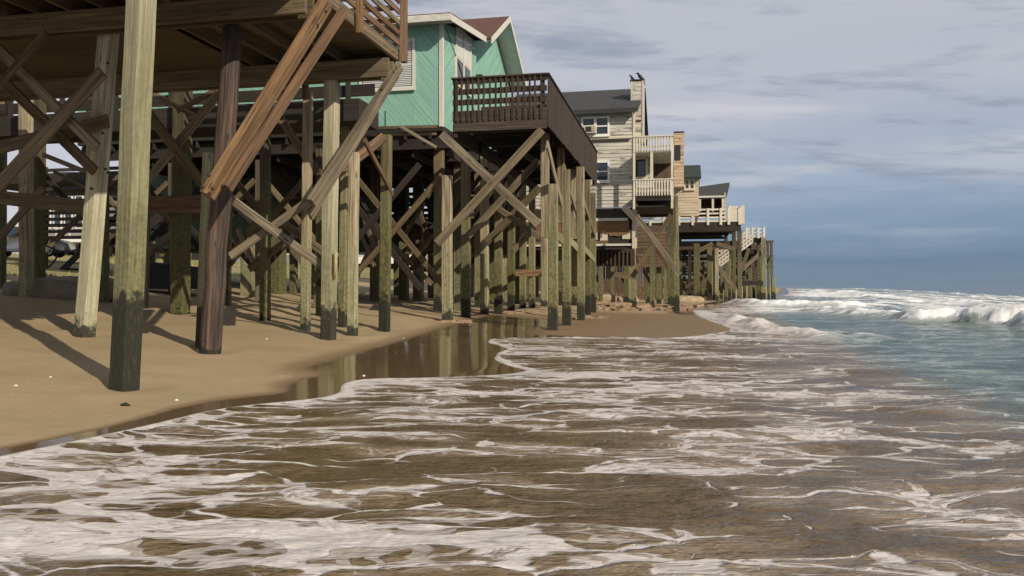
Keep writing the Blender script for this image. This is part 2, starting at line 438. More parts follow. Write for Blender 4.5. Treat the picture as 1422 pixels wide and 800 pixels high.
for px, py in ((173,537),(118,465),(290,487),(456,469),(489,464),(424,457),(534,458),(475,452),(248,434),(621,446),(768,457),(787,451),(807,444)):
    p_ = GG(px, py); r2 = ((Xg-p_.x)/.36)**2+((Yg-p_.y-.05)/.42)**2
    Zg = Zg-.045*np.exp(-r2)+.014*np.exp(-(np.sqrt(r2)-1.5)**2*3)
De = signed_edge(Xg, rows)
tg = Xg*E1.x+Yg*E1.y; sg = Xg*E2.x+Yg*E2.y
# wet where the last swash reached: a band along the edge, wide in the hollow by the green house and on the spit
inl = -De
bw = .34+.5*sstep(6,9.5,tg)+1.2*sstep(10,12,tg)-.8*sstep(15.5,19,tg)
wet = 1-sstep(bw*.5, bw*1.35, inl)
hollow = sstep(9.3,11.3,tg)*(1-sstep(24,30,tg))*sstep(-6.4,-5.2,sg+.25*(tg-14)*.2)
wet = np.maximum(wet, hollow*.95)
spit = sstep(18.5,20,tg)*(1-sstep(32,38,tg))*sstep(-4.5,-3.0,sg)
wet = np.where(spit > 0, np.maximum(wet*(1-.4*spit), .60*spit), wet)
wet = np.where(De > 0, 1, wet)
grass = sstep(1.35,1.9,Zg)*(1-sstep(120,200,tg))
beach = grid_obj('beach', Xg, Yg, Zg, sand_material(), {'wet': wet, 'grass': grass}); tag(beach, kind='structure')

# ------------------------------------------------------------------ sea
def water_material():
    m, nt, p = new_mat('sea_water'); g = NT(nt); P = g.pos()
    foam = g.attr('foam', 'Fac'); deep = g.attr('deep', 'Fac'); thick = g.attr('thick','Fac'); dist = g.attr('far','Fac')
    P3 = g.attr('foamuv'); P2 = P
    def lace(sx, sy, feature='DISTANCE_TO_EDGE'):
        vo = g.n('ShaderNodeTexVoronoi', feature=feature); g.lk(g.scale(P3, (sx, sy, 0)), vo.inputs['Vector'])
        vo.inputs['Scale'].default_value = 1; return vo.outputs['Distance']
    l1 = lace(1.15, 3.1); l2 = lace(3.4, 8.0); l3 = lace(8, 15, 'F1')
    big = g.attr('big','Fac'); mid = g.attr('mid','Fac')
    wid = g.math('ADD', g.mapr(big, .36, .68, .018, .074, False), g.math('MULTIPLY', foam, .40))
    wid = g.math('ADD', wid, g.math('MULTIPLY', g.math('SUBTRACT', mid, .5), .30))
    f1 = g.mapr(g.math('SUBTRACT', wid, l1), -.010, .028)
    wid2 = g.math('ADD', g.math('MULTIPLY', foam, .6), g.mapr(big, .40, .7, -.05, .04, False))
    wid2 = g.math('ADD', wid2, g.math('MULTIPLY', g.math('SUBTRACT', mid, .5), .5))
    f2 = g.math('MULTIPLY', g.mapr(g.math('SUBTRACT', wid2, l2), -.02, .05), .6)
    holes = g.noise(g.scale(P3, (9, 18, 0)), 1, 3, .7)
    fm = g.math('MAXIMUM', f1, f2)
    hol = g.mapr(g.math('ADD', g.math('MULTIPLY', holes, .7), g.math('ADD', g.math('MULTIPLY', l3, -.35), g.math('MULTIPLY', foam, .5))), .02, .20, .45, 1)
    fm = g.math('MULTIPLY', g.math('MULTIPLY', fm, hol), .92)
    open_ = g.attr('open','Fac')
    fm = g.math('MULTIPLY', fm, open_)
    fm = g.math('MAXIMUM', fm, g.mapr(g.math('ADD', foam, g.math('ADD', g.math('MULTIPLY', g.math('SUBTRACT', holes, .5), .6), g.math('MULTIPLY', g.math('SUBTRACT', mid, .5), .9))), .50, .95))
    veil = g.math('MULTIPLY', g.mapr(g.math('ADD', g.math('MULTIPLY', holes, .5), g.math('MULTIPLY', mid, .5)), .44, .72, 0, .16), open_)
    fm = g.math('MAXIMUM', fm, veil)
    brown = g.mix(g.mapr(mid, .35, .7), (.092,.062,.029), (.170,.116,.058))
    tn = mid
    teal = g.mix(g.mapr(tn, .3, .7), (.032,.064,.052), (.072,.116,.096))
    dd = g.mapr(g.math('ADD', deep, g.math('MULTIPLY', g.math('SUBTRACT', tn, .5), .5)), .2, .8)
    c = g.mix(dd, brown, teal)
    c = g.mix(dist, c, (.035,.065,.085))
    foamc = g.mix(g.mapr(holes, .3, .7), (.40,.36,.335), (.60,.565,.545))
    foamc = g.mix(dd, foamc, g.mix(g.mapr(mid, .3, .65), (.50,.50,.48), (.78,.78,.76)))
    c = g.mix(fm, c, foamc)
    g.lk(c, p.inputs['Base Color'])
    g.lk(g.mapr(fm, 0, 1, .09, .75, False), p.inputs['Roughness'])
    p.inputs['IOR'].default_value = 1.33
    r1 = g.noise(g.scale(P2, (2.2, 7, 0)), 1, 4, .65); r2 = g.noise(g.scale(P, (11, 26, 0)), 1, 1, .6)
    h = g.math('ADD', r1, g.math('MULTIPLY', r2, .25))
    h = g.math('MULTIPLY', h, g.mapr(fm, 0, 1, 1.25, .35, False)); h = g.math('ADD', h, g.math('MULTIPLY', fm, .30))
    b = g.n('ShaderNodeBump'); g.lk(h, b.inputs['Height']); b.inputs['Distance'].default_value = .07; b.inputs['Strength'].default_value = .9
    g.lk(b.outputs[0], p.inputs['Normal'])
    return m
rows = [-3.0,-1.0,.5,1.4]; y = 2.0
while y < 4: rows.append(y); y *= 1.006
while y < 95: rows.append(y); y *= 1.0055
while y < 7000: rows.append(y); y *= 1.03
rows = np.array(rows); us = np.concatenate([np.linspace(-1.5,-.9,40,endpoint=False), np.linspace(-.9,.8,600), np.linspace(.81,2.4,60)])
Yw = np.repeat(rows[:,None], len(us), 1); Xw = us[None,:]*(np.maximum(Yw,0)+.6)
Dw = signed_edge(Xw, rows)
tw = Xw*E1.x+Yw*E1.y; sw = Xw*E2.x+Yw*E2.y
G = ground(Xw, Yw)
# small chop near shore: low wavelets running towards the beach
def ripple(X, Y):
    q = 0
    wx = X+.5*(fbm(X*.7, Y*.9, 3, 40)-.5)*2; wy = Y+.9*(fbm(X*.5, Y*.8, 3, 41)-.5)*2
    q = q+.030*(fbm(wx*.55, wy*1.9, 4, 42)-.5)*2
    q = q+.011*(fbm(wx*2.2, wy*6.5, 3, 43)-.5)*2
    return q
near = 1/(1+(Yw/60)**2)
rp = ripple(Xw, Yw)
swell = .05*(fbm(sw*.35, tw*.12, 3, 50)-.5)*2*sstep(1,8,sw)+.10*(fbm(sw*.45+3, tw*.08, 3, 51)-.5)*2*sstep(8,20,sw)
zsea = (rp*1.0+swell)*np.clip(Dw/1.2, 0.15, 1)
foam = np.zeros_like(Zs:=zsea)
# bead of foam along the swash edge
bead = np.exp(-((Dw-.05)/.06)**2)
thickw = np.where(Dw > 0, .010+.016*np.clip(Dw/.6,0,1), .25*Dw)
jit = fbm(Xw*2.2, Yw*2.2, 3, 60)
ebw = .035+.12*jit*sstep(.2,.8,jit)
foam += 1.1*np.exp(-(np.clip(Dw,0,99)/ebw)**2)*(Dw > -.08)*(1-sstep(26,34,tw))
foam += .10*np.exp(-(np.clip(Dw,0,99)/.5)**2)*(1-sstep(26,34,tw))
zw = np.maximum(G+thickw+.014*bead, np.where(Dw > -.02, np.minimum(zsea+.012, G+thickw+np.clip(Dw,0,4)*.12), -9))
zw = np.where(Dw > -.02, zw, G+.25*Dw)
# white patch at the corner of the swash and broader foam sheets
def blob(px, py, rx, ry, a):
    global foam
    p = RR(px, py, H/((py-HY)/F)); foam = foam+a*np.exp(-(((Xw-p.x)/rx)**2+((Yw-p.y)/ry)**2))
blob(515,535,.8,.2,.5); blob(640,548,1.4,.3,.12); blob(870,525,1.5,.7,.18); blob(960,535,1.8,.5,.2); blob(560,745,.8,.3,.35); blob(380,760,1.0,.35,.35); blob(150,720,.7,.6,.2); blob(1010,470,1.5,.8,.35)
blob(60,690,.9,.7,.18); blob(300,640,1.5,.6,.10)
# breaking waves: crest lines (pixel of the foot of the wave on the photograph mapped to the water plane) with height
def crest(pts, back, front, foam_a, white=1.0, seed=1, turb=.5):
    """pts: (px, py, height)"""
    global zw, foam
    P = []
    for px, py, h in pts:
        Yc = H/((py-HY)/F); P.append(((px-CX)/F*Yc, Yc, h))
    best = np.full(Xw.shape, 1e9); sd = np.zeros(Xw.shape); hh = np.zeros(Xw.shape); al = np.zeros(Xw.shape); acc=0
    for (x0,y0,h0),(x1,y1,h1) in zip(P[:-1],P[1:]):
        dx,dy = x1-x0,y1-y0; L=math.hypot(dx,dy); k = np.clip(((Xw-x0)*dx+(Yw-y0)*dy)/(L*L),0,1)
        ddx = Xw-x0-k*dx; ddy = Yw-y0-k*dy; d = np.hypot(ddx,ddy); side = np.sign(ddx*dy-ddy*dx)
        m = d < best; best = np.where(m,d,best); sd = np.where(m, side*d, sd); hh = np.where(m, h0+(h1-h0)*k, hh); al=np.where(m, acc+k*L, al); acc+=L
    n = fbm(al*.6, sd*.3, 3, seed); sd2 = sd-(n-.5)*1.6
    # positive sd = seaward (right of a line that runs away from the viewer)
    prof = np.where(sd2 > 0, np.exp(-(sd2/back)**2), np.exp(-(sd2/front)**2))
    lump = fbm(Xw*2.2, Yw*2.2, 5, seed+5)
    hgt = hh*prof*(.75+.5*n)
    w = np.where(sd2 > 0, np.exp(-(sd2/(back*1.1))**2), np.exp(-(sd2/(front*1.5))**2))
    endf = np.clip(hh/.08, 0, 1)
    lump2 = fbm(Xw*6, Yw*6, 4, seed+55)
    zz = hgt+turb*hh*w*(.7*(lump-.5)+.45*(lump2-.5))
    zw = np.where(Dw > .05, zw+zz*np.clip(Dw/.8,0,1), zw)
    fw = w*endf*foam_a*(.30+.85*lump+.6*lump2)*(.6+.8*fbm(al*.35, al*0, 2, seed+9)*white)
    foam = np.maximum(foam, np.where(Dw > 0, fw, 0))
# near-shore breaker curling onto the spit
crest([(1150,474,.0),(1128,468,.10),(1085,463,.19),(1040,455,.22),(1005,445,.18),(975,437,.14),(958,431,.0)], .6, .25, 1.25, seed=11)
crest([(1230,476,.0),(1190,469,.07),(1160,465,.08),(1120,459,.0)], .5, .3, .75, seed=13)
crest([(1270,490,0),(1190,478,.06),(1150,471,.05),(1060,462,.0)], .5, .3, .45, seed=14)
crest([(1900,540,.4),(1650,490,.46),(1500,463,.50),(1422,451,.52),(1350,448,.50),(1290,446,.42),(1240,441,.18),(1190,437,.34),(1140,433,.22),(1100,430,0)], 1.15, .45, 1.2, seed=21, turb=.65)
crest([(1230,424,.0),(1180,425,.3),(1130,425,.38),(1060,424,.36),(1000,421,.3),(955,418,.1)], 1.3, .7, 1.0, seed=23)
crest([(1500,431,.3),(1422,423,.35),(1340,419,.4),(1290,417,.2),(1250,417,0)], 1.3, .8, .9, seed=27)
crest([(1260,412,.1),(1200,412,.4),(1150,411,.4),(1085,410,.1)], 1.6, 1.0, 1.0, seed=28)
crest([(1500,407,.1),(1422,406,.3),(1330,405.5,.3),(1250,405.5,.15),(1190,405.5,.6),(1165,405.5,.8),(1145,405.5,.5),(1120,405,.1)], 1.5, 1.0, 1.0, seed=29, turb=.9)
crest([(1422,401,.3),(1300,400.3,.5),(1230,399.8,.5),(1180,399.8,.3)], 4.0, 2.5, .85, seed=31)
# churned white water between the breakers
churn = sstep(6,9,sw-.06*(tw-30))*sstep(36,44,Yw)*(1-sstep(110,260,Yw))
churn = np.maximum(churn, sstep(33,38,Yw)*(1-sstep(60,80,Yw))*sstep(.5,2.5,Dw)*(1-sstep(.34,.42,Xw/np.maximum(Yw,1)))*.8)
pn = fbm(Xw*.22, Yw*.10, 4, 81)
foam = np.maximum(foam, churn*np.clip(3.0*(pn-.47)+.35*(fbm(Xw*.9,Yw*.5,3,82)-.5),0,1.1))
zw = zw+churn*np.clip(Dw,0,1)*.12*(fbm(Xw*1.1, Yw*.9, 4, 83)-.5)
deep = sstep(1.6, 5.2, sw+.6*(fbm(Xw*.3,Yw*.3,2,90)-.5))*sstep(.5,3,Dw)
opn = 1-.55*deep*(1-churn)*(1-np.clip(foam*1.5,0,1)); opn = opn*(1-.55*sstep(2,3.6,sw)*sstep(7,11,Yw)*(1-churn))
far = sstep(120, 500, Yw)
foam = foam*(1-sstep(300,900,Yw))
opn = opn*(1-sstep(200,700,Yw))
keep = Dw > -.35
zw = zw+np.clip(foam-.3,0,.8)*sstep(12,18,Yw)*(1-sstep(60,90,Yw))*.09*(fbm(Xw*4.5,Yw*4.5,4,300)-.5)
def vwarp():
    a = (fbm(Xw*.9, Yw*1.7, 3, 201)-.5); b = (fbm(Xw*.9, Yw*1.7, 3, 211)-.5)
    x = Xw+.9*a; y = Yw+.45*b
    c = (fbm(Xw*4, Yw*8, 3, 221)-.5); d = (fbm(Xw*4, Yw*8, 3, 231)-.5)
    return np.stack([x+.22*c, y+.09*d, 0*x], -1), x, y
fuv, wx_, wy_ = vwarp()
bigA = fbm(wx_*.38, wy_*.95, 4, 241); midA = fbm(wx_*1.1, wy_*3.2, 5, 251)
sea = grid_obj('sea', Xw, Yw, zw, water_material(), {'foam': np.clip(foam,0,1.5), 'deep': deep, 'thick': thickw, 'open': opn, 'far': far, 'foamuv': fuv, 'big': bigA, 'mid': midA}, keep); tag(sea, kind='structure')

# ------------------------------------------------------------------ timber builders
def pile(parent, px, py, top, size, mat='pile', name='pile', pxt=None, rnd=False, segs=6, ground_pt=None, angle=0.0, label=None):
    """pile standing where the photo shows its foot; top = pixel row of the top (at the same distance)"""
    b = ground_pt if ground_pt is not None else GG(px, py)
    topp = RR(pxt if pxt is not None else px, top, b.y)
    d = (topp-b).normalized(); b2 = b-d*.7
    mb = MB()
    if rnd: mb.tube(b2, topp, size/2, 14, segs, .006, taper=.9)
    else: mb.beam(b2, topp, size, size, up=(E1+E2*angle), ch=.014, segs=segs, wob=.004, twist=random.uniform(-.06,.06))
    o = mb.build(name, M[mat], parent)
    if label: o['label'] = label
    return o
def brace(parent, a, b, w, h, mat='grey_wood', name='brace', label=None, up=None, segs=3):
    a = Vector(a); b = Vector(b)
    if up is None: up = E1 if abs((b-a).dot(E1)) < abs((b-a).dot(E2)) else E2
    mb = MB().beam(a, b, w, h, up=up, ch=.006, segs=segs, wob=.003)
    o = mb.build(name, M[mat], parent)
    if label: o['label'] = label
    return o
def bolts(parent, pts, r=.022):
    for a, n in pts:
        MB().tube(a, Vector(a)+Vector(n)*.02, r, 8).build('bolt', M['bolt'], parent)
def tsb(parent, name, mat, *b, label=None):
    o = MB().box(*b).build(name, M[mat], parent)
    if label: o['label'] = label
    return o

# ================================================================== HOUSE A (foreground, weathered brown deck)
c0 = W(12, -10, 0); c0.z = gz(c0.x, c0.y)
A = empty('stilt_house', c0, 'weathered brown timber deck house on tall piles, nearest, filling the upper left', 'house')
FZ = 6.05   # underside of floor boards
ZB = 5.30
pile(A, 173, 537, -285, .245, 'pile_new', pxt=209, segs=10, label='tall pale green-grey pile with blackened foot', angle=.20)
pile(A, 118, 465, 33, .25, 'pile_new', pxt=152, segs=8, angle=.2, label='grey-green pile leaning right')
pile(A, 292, 488, 40, .34, 'pole', pxt=323, rnd=True, segs=10, label='round dark purplish-brown pole')
pile(A, 281, 482, 213, .17, 'pile_new', pxt=291)
pile(A, 456, 469, 108, .25, 'pile_new', pxt=461, segs=8, label='pale square pile with knot')
pile(A, 489, 464, 212, .19, 'pile', pxt=492)
pile(A, 475, 452, 150, .17, 'pile', pxt=480)
pile(A, 424, 457, 128, .18, 'pile', pxt=428)
pile(A, 534, 458, 188, .22, 'pile', pxt=537)
pile(A, 250, 434, 118, .33, 'pile_dark', pxt=254)
pile(A, 244, 428, 140, .2, 'pile', pxt=246)
pile(A, 37, 412, 128, .24, 'pile', pxt=36)
pile(A, 53, 411, 110, .24, 'pile_dark', pxt=54)
pile(A, 316, 424, 225, .15, 'pile_dark', pxt=318)
pile(A, 442, 428, 330, .22, 'grey_wood', pxt=445)
pile(A, 202, 425, 250, .12, 'grey_wood', pxt=204)
pile(A, 1, 400, 60, .20, 'pile', pxt=3)
pile(A, 130, 400, 130, .26, 'pile_dark', pxt=128)
pile(A, 346, 411, 330, .42, 'pile', pxt=346)
# floor: boards seen from below
s_in, s_out = -22.0, -5.60
fl = MB(); t = 7.9
while t < 15.2:
    w_ = .14
    fl.box(t, t+w_-.008, s_in, s_out-.05, FZ, FZ+.04); t += w_
fl.build('floor', M['soffit'], A)
for i, s in enumerate(np.arange(-21.5, -6.0, .62)):        # joists run along the coast
    tsb(A, 'joist', 'soffit', 8.0, 15.3, s-.025, s+.025, FZ-.26, FZ-.004)
tsb(A, 'rim_beam', 'beam', 7.9, 15.36, s_out-.05, s_out+.03, FZ-.18, FZ+.05)
for t, z0, h in ((8.35,5.80,.34),(11.35,5.80,.32),(14.9,5.78,.36)):
    tsb(A, 'girder', 'beam', t-.17, t-.09, s_in, s_out+.02, z0-h, z0)
    tsb(A, 'girder', 'beam', t+.09, t+.17, s_in, s_out+.02, z0-h+.004, z0)
tsb(A, 'fascia', 'soffit', 15.30, 15.36, s_in, s_out-.052, FZ-.30, FZ+.05)
tsb(A, 'ceiling_panel', 'soffit', 11.6, 14.7, -22, -8.6, FZ-.29, FZ-.265, label='plywood soffit sheet under the floor')
# walkway landing between the two houses
tsb(A, 'landing', 'dark', 16.9, 18.1, -21, -7.1, 5.05, 5.55, label='dark landing seen from below')
tsb(A, 'landing_rail', 'dark', 17.95, 18.0, -21, -7.15, 5.86, 6.14)
tsb(A, 'landing_rail', 'dark', 17.95, 18.0, -21, -7.15, 6.40, 7.3)
for s in np.arange(-20.6, -7.1, 1.6):
    tsb(A, 'railing_post', 'dark', 17.85, 17.94, s-.05, s+.05, 5.4, 7.3)
for s in np.arange(-20.6, -7.4, 2.2):
    o = W(17.2, s, 0); o.z = gz(o.x, o.y)
    MB().beam(o-Vector((0,0,.5)), W(17.2, s, 5.1), .2, .2, ch=.012, segs=4, wob=.004).build('pile', M['pile_dark'], A)
# sea-side railing with rising boards
RT = [TT]
rp0, rp1 = 12.6, 15.33
for z0 in (6.16, 6.36, 6.58, 6.80, 7.02, 7.24):
    tsb(A, 'railing_board', 'brown' if z0 != 6.58 else 'grey_wood', rp0-3.5, rp1-.05, s_out+.034, s_out+.072, z0, z0+.11)
for z0 in (6.16, 6.42, 6.68, 6.94, 7.2):
    tsb(A, 'railing_board', 'brown', 15.37, 15.41, s_out-4.0, s_out-.06, z0, z0+.10)
tsb(A, 'railing_post', 'brown', 15.25, 15.40, s_out+.076, s_out+.19, 5.84, 7.6)
p_ = SS(499, 46, s_out+.12); tt_, _ = to_ts(p_)
tsb(A, 'railing_post', 'orange', tt_-.05, tt_+.05, s_out+.076, s_out+.18, p_.z, 7.6, label='new orange railing post with a cut foot')
tsb(A, 'railing_post', 'brown', 15.30, 15.42, s_out-2.1, s_out-2.0, 5.2, 7.3)
# big knee braces
brace(A, SS(288, 272, -6.66), SS(452, 6, -5.44), .15, .21, 'orange', segs=6, label='thick orange-brown diagonal brace')
brace(A, SS(316, 262, -6.45), SS(478, 14, -5.46), .08, .17, 'brown', segs=5)
brace(A, SS(432, 282, -6.4), SS(549, 102, -5.50), .13, .20, 'grey_wood', segs=5, label='sunlit greyish diagonal brace')
brace(A, SS(430, 300, -6.6), SS(556, 92, -5.72), .06, .22, 'beam')
brace(A, SS(506, 194, -6.6), SS(545, 270, -6.6), .06, .12, 'brown')
brace(A, TT(405, 100, 15.15), TT(548, 100, 15.15), .10, .34, 'beam', name='girder')
brace(A, TT(442, 262, 16.6), TT(534, 190, 16.9), .06, .22, 'orange')
brace(A, TT(430, 275, 16.8), TT(470, 232, 16.9), .05, .22, 'brown')
# cross bracing on the left bents
for a in (((-25,46),(135,205),11.15,.05,.20),((-25,84),(132,238),11.35,.05,.20),((142,100),(-6,262),11.0,.05,.26),((64,44),(-10,128),10.9,.05,.14),
          ((-30,212),(150,168),11.6,.05,.26),((206,158),(283,258),14.4,.05,.24),((303,131),(200,256),14.6,.05,.22),((205,125),(268,160),15.9,.05,.14),((306,122),(246,154),15.9,.05,.14),
          ((204,270),(242,314),17.4,.05,.20),((278,296),(198,358),17.6,.05,.20),((-20,272),(120,288),14.2,.08,.34),((0,330),(60,262),16,.05,.2),
          ((320,276),(452,372),15.0,.05,.20),((450,264),(320,356),15.15,.05,.20),((392,308),(462,360),16.5,.05,.2),((330,318),(362,386),17.4,.05,.16),((354,310),(322,352),17.5,.05,.16),((400,333),(346,374),17.2,.05,.2),
          ((410,120),(340,200),16.4,.05,.2),((380,150),(440,240),16.5,.05,.22),((60,215),(128,242),15.5,.05,.12),((75,238),(120,262),15.6,.04,.08)):
    brace(A, TT(*a[0], a[2]), TT(*a[1], a[2]), a[3], a[4]*.86, random.choice(['grey_wood','beam','beam']))
tsb(A, 'girder', 'brown', 16.4, 16.5, -12.5, -10.2, 2.98, 3.38)
# bolts and plates on the near piles
for q in ((143,185),(147,235),(150,240),(127,262),(150,88)):
    p = RR(q[0], q[1], GG(118,465).y-.17); bolts(A, [(p, (0,-1,0))])
for q in ((289,243),(294,262),(452,16),(546,100),(309,258)):
    p = SS(q[0], q[1], -6.5 if q[0] < 400 else -5.3); bolts(A, [(p, E2)], .03)
MB().path([RR(466,349,GG(456,469).y-.2), RR(466,372,GG(456,469).y-.2), RR(464,388,GG(456,469).y-.15)], [.028,.032,.02]).build('pipe', M['pipe_yellow'], A)

# ================================================================== HOUSE B (green house with a dark railed deck)
c0 = W(27, -11, 0); c0.z = gz(c0.x, c0.y)
B = empty('stilt_house', c0, 'mint green stilt house with a dark railed deck towards the sea', 'house')
wt0, ws = 23.35, -7.1
WB, WTOP = 6.2, 9.35
# walls (front faces the viewer, side faces the sea)
tsb(B, 'wall', 'teal', wt0, wt0+.12, -20, ws, WB, WTOP, label='front wall with diagonal boards')
sw_ = MB()     # sea-facing wall with gable outline
gt0, gpk, gt1 = 27.2, 30.2, 33.2
prof = [(wt0+.122,WB),(gt1-.1,WB),(gt1-.1,10.05),(gpk,11.55),(gt0,10.0),(wt0+.122,9.4)]
vs = [W(t,ws,z) for t,z in prof]+[W(t,ws-.12,z) for t,z in prof]; n=len(prof)
sw_.add(vs, [tuple(range(n)), tuple(range(2*n-1,n-1,-1))]+[(i,(i+1)%n,(i+1)%n+n,i+n) for i in range(n)])
sw_.build('wall', M['teal'], B)['label'] = 'sea-facing gable wall'
tsb(B, 'wall', 'teal', 33.1, 33.2, -20, ws-.13, WB, 10.0)
tsb(B, 'corner_trim', 'trim', wt0-.03, wt0+.10, ws-.08, ws+.035, WB-.05, WTOP)
tsb(B, 'wall_panel', 'teal', wt0-.05, wt0-.006, -8.9, -7.95, WB-.05, 6.75, label='low plywood panel under the window')
# roofs
def slab(parent, name, mat, pts, th):
    vs = [W(*p) for p in pts]+[W(p[0],p[1],p[2]-th) for p in pts]; n=len(pts)
    mb = MB().add(vs, [tuple(range(n)), tuple(range(2*n-1,n-1,-1))]+[(i,(i+1)%n,(i+1)%n+n,i+n) for i in range(n)])
    return mb.build(name, M[mat], parent)
so = ws+.45
r1 = slab(B, 'roof', 'rooft', [(22.72,-20,9.42),(22.72,so,9.42),(27.3,so,10.12),(27.3,-20,10.12)], .05)
slab(B, 'fascia', 'trim', [(22.68,-20,9.38),(22.68,so+.03,9.38),(22.73,so+.03,9.38),(22.73,-20,9.38)], .20)
slab(B, 'fascia', 'trim', [(22.735,so,9.368),(22.735,so+.03,9.368),(27.3,so+.03,10.06),(27.3,so,10.06)], .20)
slab(B, 'soffit', 'trim', [(22.735,-20,9.33),(22.735,so-.004,9.33),(wt0-.01,so-.004,9.33),(wt0-.01,-20,9.33)], .03)
sg_ = ws+.66
slab(B, 'roof', 'rooft', [(27.15,-20,10.0),(27.15,sg_,10.0),(gpk,sg_,11.75),(gpk,-20,11.75)], .06)
slab(B, 'roof', 'rooft', [(gpk,-20,11.75),(gpk,sg_,11.75),(33.6,sg_,9.9),(33.6,-20,9.9)], .06)
slab(B, 'fascia', 'trim', [(27.1,sg_+.004,9.98),(27.1,sg_+.04,9.98),(gpk,sg_+.04,11.74),(gpk,sg_+.004,11.74)], .22)
slab(B, 'fascia', 'trim', [(gpk+.002,sg_+.004,11.74),(gpk+.002,sg_+.04,11.74),(33.65,sg_+.04,9.88),(33.65,sg_+.004,9.88)], .22)
slab(B, 'soffit', 'white', [(27.2,ws+.01,9.93),(27.2,sg_-.01,9.93),(gpk,sg_-.01,11.62),(gpk,ws+.01,11.62)], .02)
slab(B, 'soffit', 'white', [(gpk+.01,ws+.01,11.62),(gpk+.01,sg_-.01,11.62),(33.55,sg_-.01,9.80),(33.55,ws+.01,9.80)], .02)
def window_t(parent, t, s0, s1, z0, z1, blinds=False, mull=True, double=False, mat='trim', depth=.05, ac=False):
    """window on a wall that faces the viewer (plane t, sticks out towards smaller t)"""
    f = .09
    fr = MB()
    fr.box(t-depth,t-.002,s0-f,s0,z0-f,z1+f); fr.box(t-depth,t-.002,s1,s1+f,z0-f,z1+f)
    fr.box(t-depth+.002,t-.002,s0,s1,z0-f,z0); fr.box(t-depth+.002,t-.002,s0,s1,z1,z1+f)
    if double: fr.box(t-depth+.004,t-.002,(s0+s1)/2-.06,(s0+s1)/2+.06,z0,z1)
    if mull:
        zc=(z0+z1)/2
        if double:
            fr.box(t-depth+.02,t-.004,s0,(s0+s1)/2-.06,zc-.03,zc+.03); fr.box(t-depth+.02,t-.004,(s0+s1)/2+.06,s1,zc-.03,zc+.03)
        else: fr.box(t-depth+.02,t-.004,s0,s1,zc-.03,zc+.03)
    w = fr.build('window', M[mat], parent)
    MB().box(t-.022,t-.008,s0,s1,z0,z1).build('pane', M['glass'], w)
    if blinds:
        bl = MB(); z=z0+.03
        while z < z1-.02: bl.box(t-.034,t-.024,s0+.03,s1-.03,z,z+.035); z+=.055
        bl.build('blind', M['blind'], w)
    MB().box(t-depth-.04,t-depth-.001,s0-f-.03,s1+f+.03,z0-f-.05,z0-f).build('sill', M[mat], w)
    if ac:
        a = MB().box(t-.35,t-depth-.002,s0+.1,s0+.65,z0+.02,z0+.38).build('air_conditioner', M['cream'], w)
        mm = MB()
        mm.box(t-.358,t-.351,s0+.15,s0+.42,z0+.08,z0+.32)
        # grille is part of the air conditioner body
        for k in range(5): mm.box(t-.362,t-.3585,s0+.14,s0+.6,z0+.07+k*.055,z0+.08+k*.055)
        mm.build('grille', M['screen'], w)
    return w
def window_s(parent, s, t0, t1, z0, z1, mat='trim', double=True):
    f=.10; fr=MB(); d=.05
    fr.box(t0-f,t0,s+.002,s+d,z0-f,z1+f); fr.box(t1,t1+f,s+.002,s+d,z0-f,z1+f)
    fr.box(t0,t1,s+.002,s+d-.002,z0-f,z0); fr.box(t0,t1,s+.002,s+d-.002,z1,z1+f)
    if double: fr.box((t0+t1)/2-.07,(t0+t1)/2+.07,s+.002,s+d-.004,z0,z1)
    zc=(z0+z1)/2
    fr.box(t0,(t0+t1)/2-.07,s+.004,s+d-.02,zc-.03,zc+.03); fr.box((t0+t1)/2+.07,t1,s+.004,s+d-.02,zc-.03,zc+.03)
    w=fr.build('window', M[mat], parent)
    MB().box(t0,t1,s+.008,s+.02,z0,z1).build('pane', M['glass'], w)
    MB().box(t0,t1,s+.021,s+.024,z0+(z1-z0)*.45,z1).build('shade', M['blind'], w); return w
a0 = TT(503, 127, wt0); a1 = TT(573, 55, wt0)
_, s0_ = to_ts(a0); _, s1_ = to_ts(a1)
window_t(B, wt0, s0_, s1_, a0.z+.08, a1.z-.05, blinds=True, double=True)
b0 = SS(633, 112, ws); b1 = SS(652, 72, ws)
window_s(B, ws, to_ts(b0)[0], to_ts(b1)[0], b0.z-.05, b1.z+.35, mat='cream')
b0 = SS(689, 100, ws)
lp = MB(); q = SS(661, 106, ws); tq,_=to_ts(q)
lp.box(tq-.02,tq+.30,ws+.002,ws+.22,q.z-.05,q.z+.06); lp.build('porch_lamp', M['black'], B)
tsb(B, 'porch_lamp_cover', 'white', tq+.06,tq+.5,ws+.002,ws+.18,q.z-.20,q.z-.054)
MB().path([W(wt0+.3,ws+.03,9.3), W(wt0+1.7,ws+.03,8.6), W(wt0+4.6,ws+.04,7.0)], .012, 6).build('cable', M['black'], B)
# floor frame
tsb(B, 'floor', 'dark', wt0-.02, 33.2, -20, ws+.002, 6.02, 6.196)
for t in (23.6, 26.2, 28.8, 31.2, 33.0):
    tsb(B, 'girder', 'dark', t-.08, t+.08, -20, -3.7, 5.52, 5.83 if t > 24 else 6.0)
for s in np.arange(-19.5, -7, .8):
    tsb(B, 'joist', 'dark', wt0, 33.1, s-.03, s+.03, 5.80, 6.018)
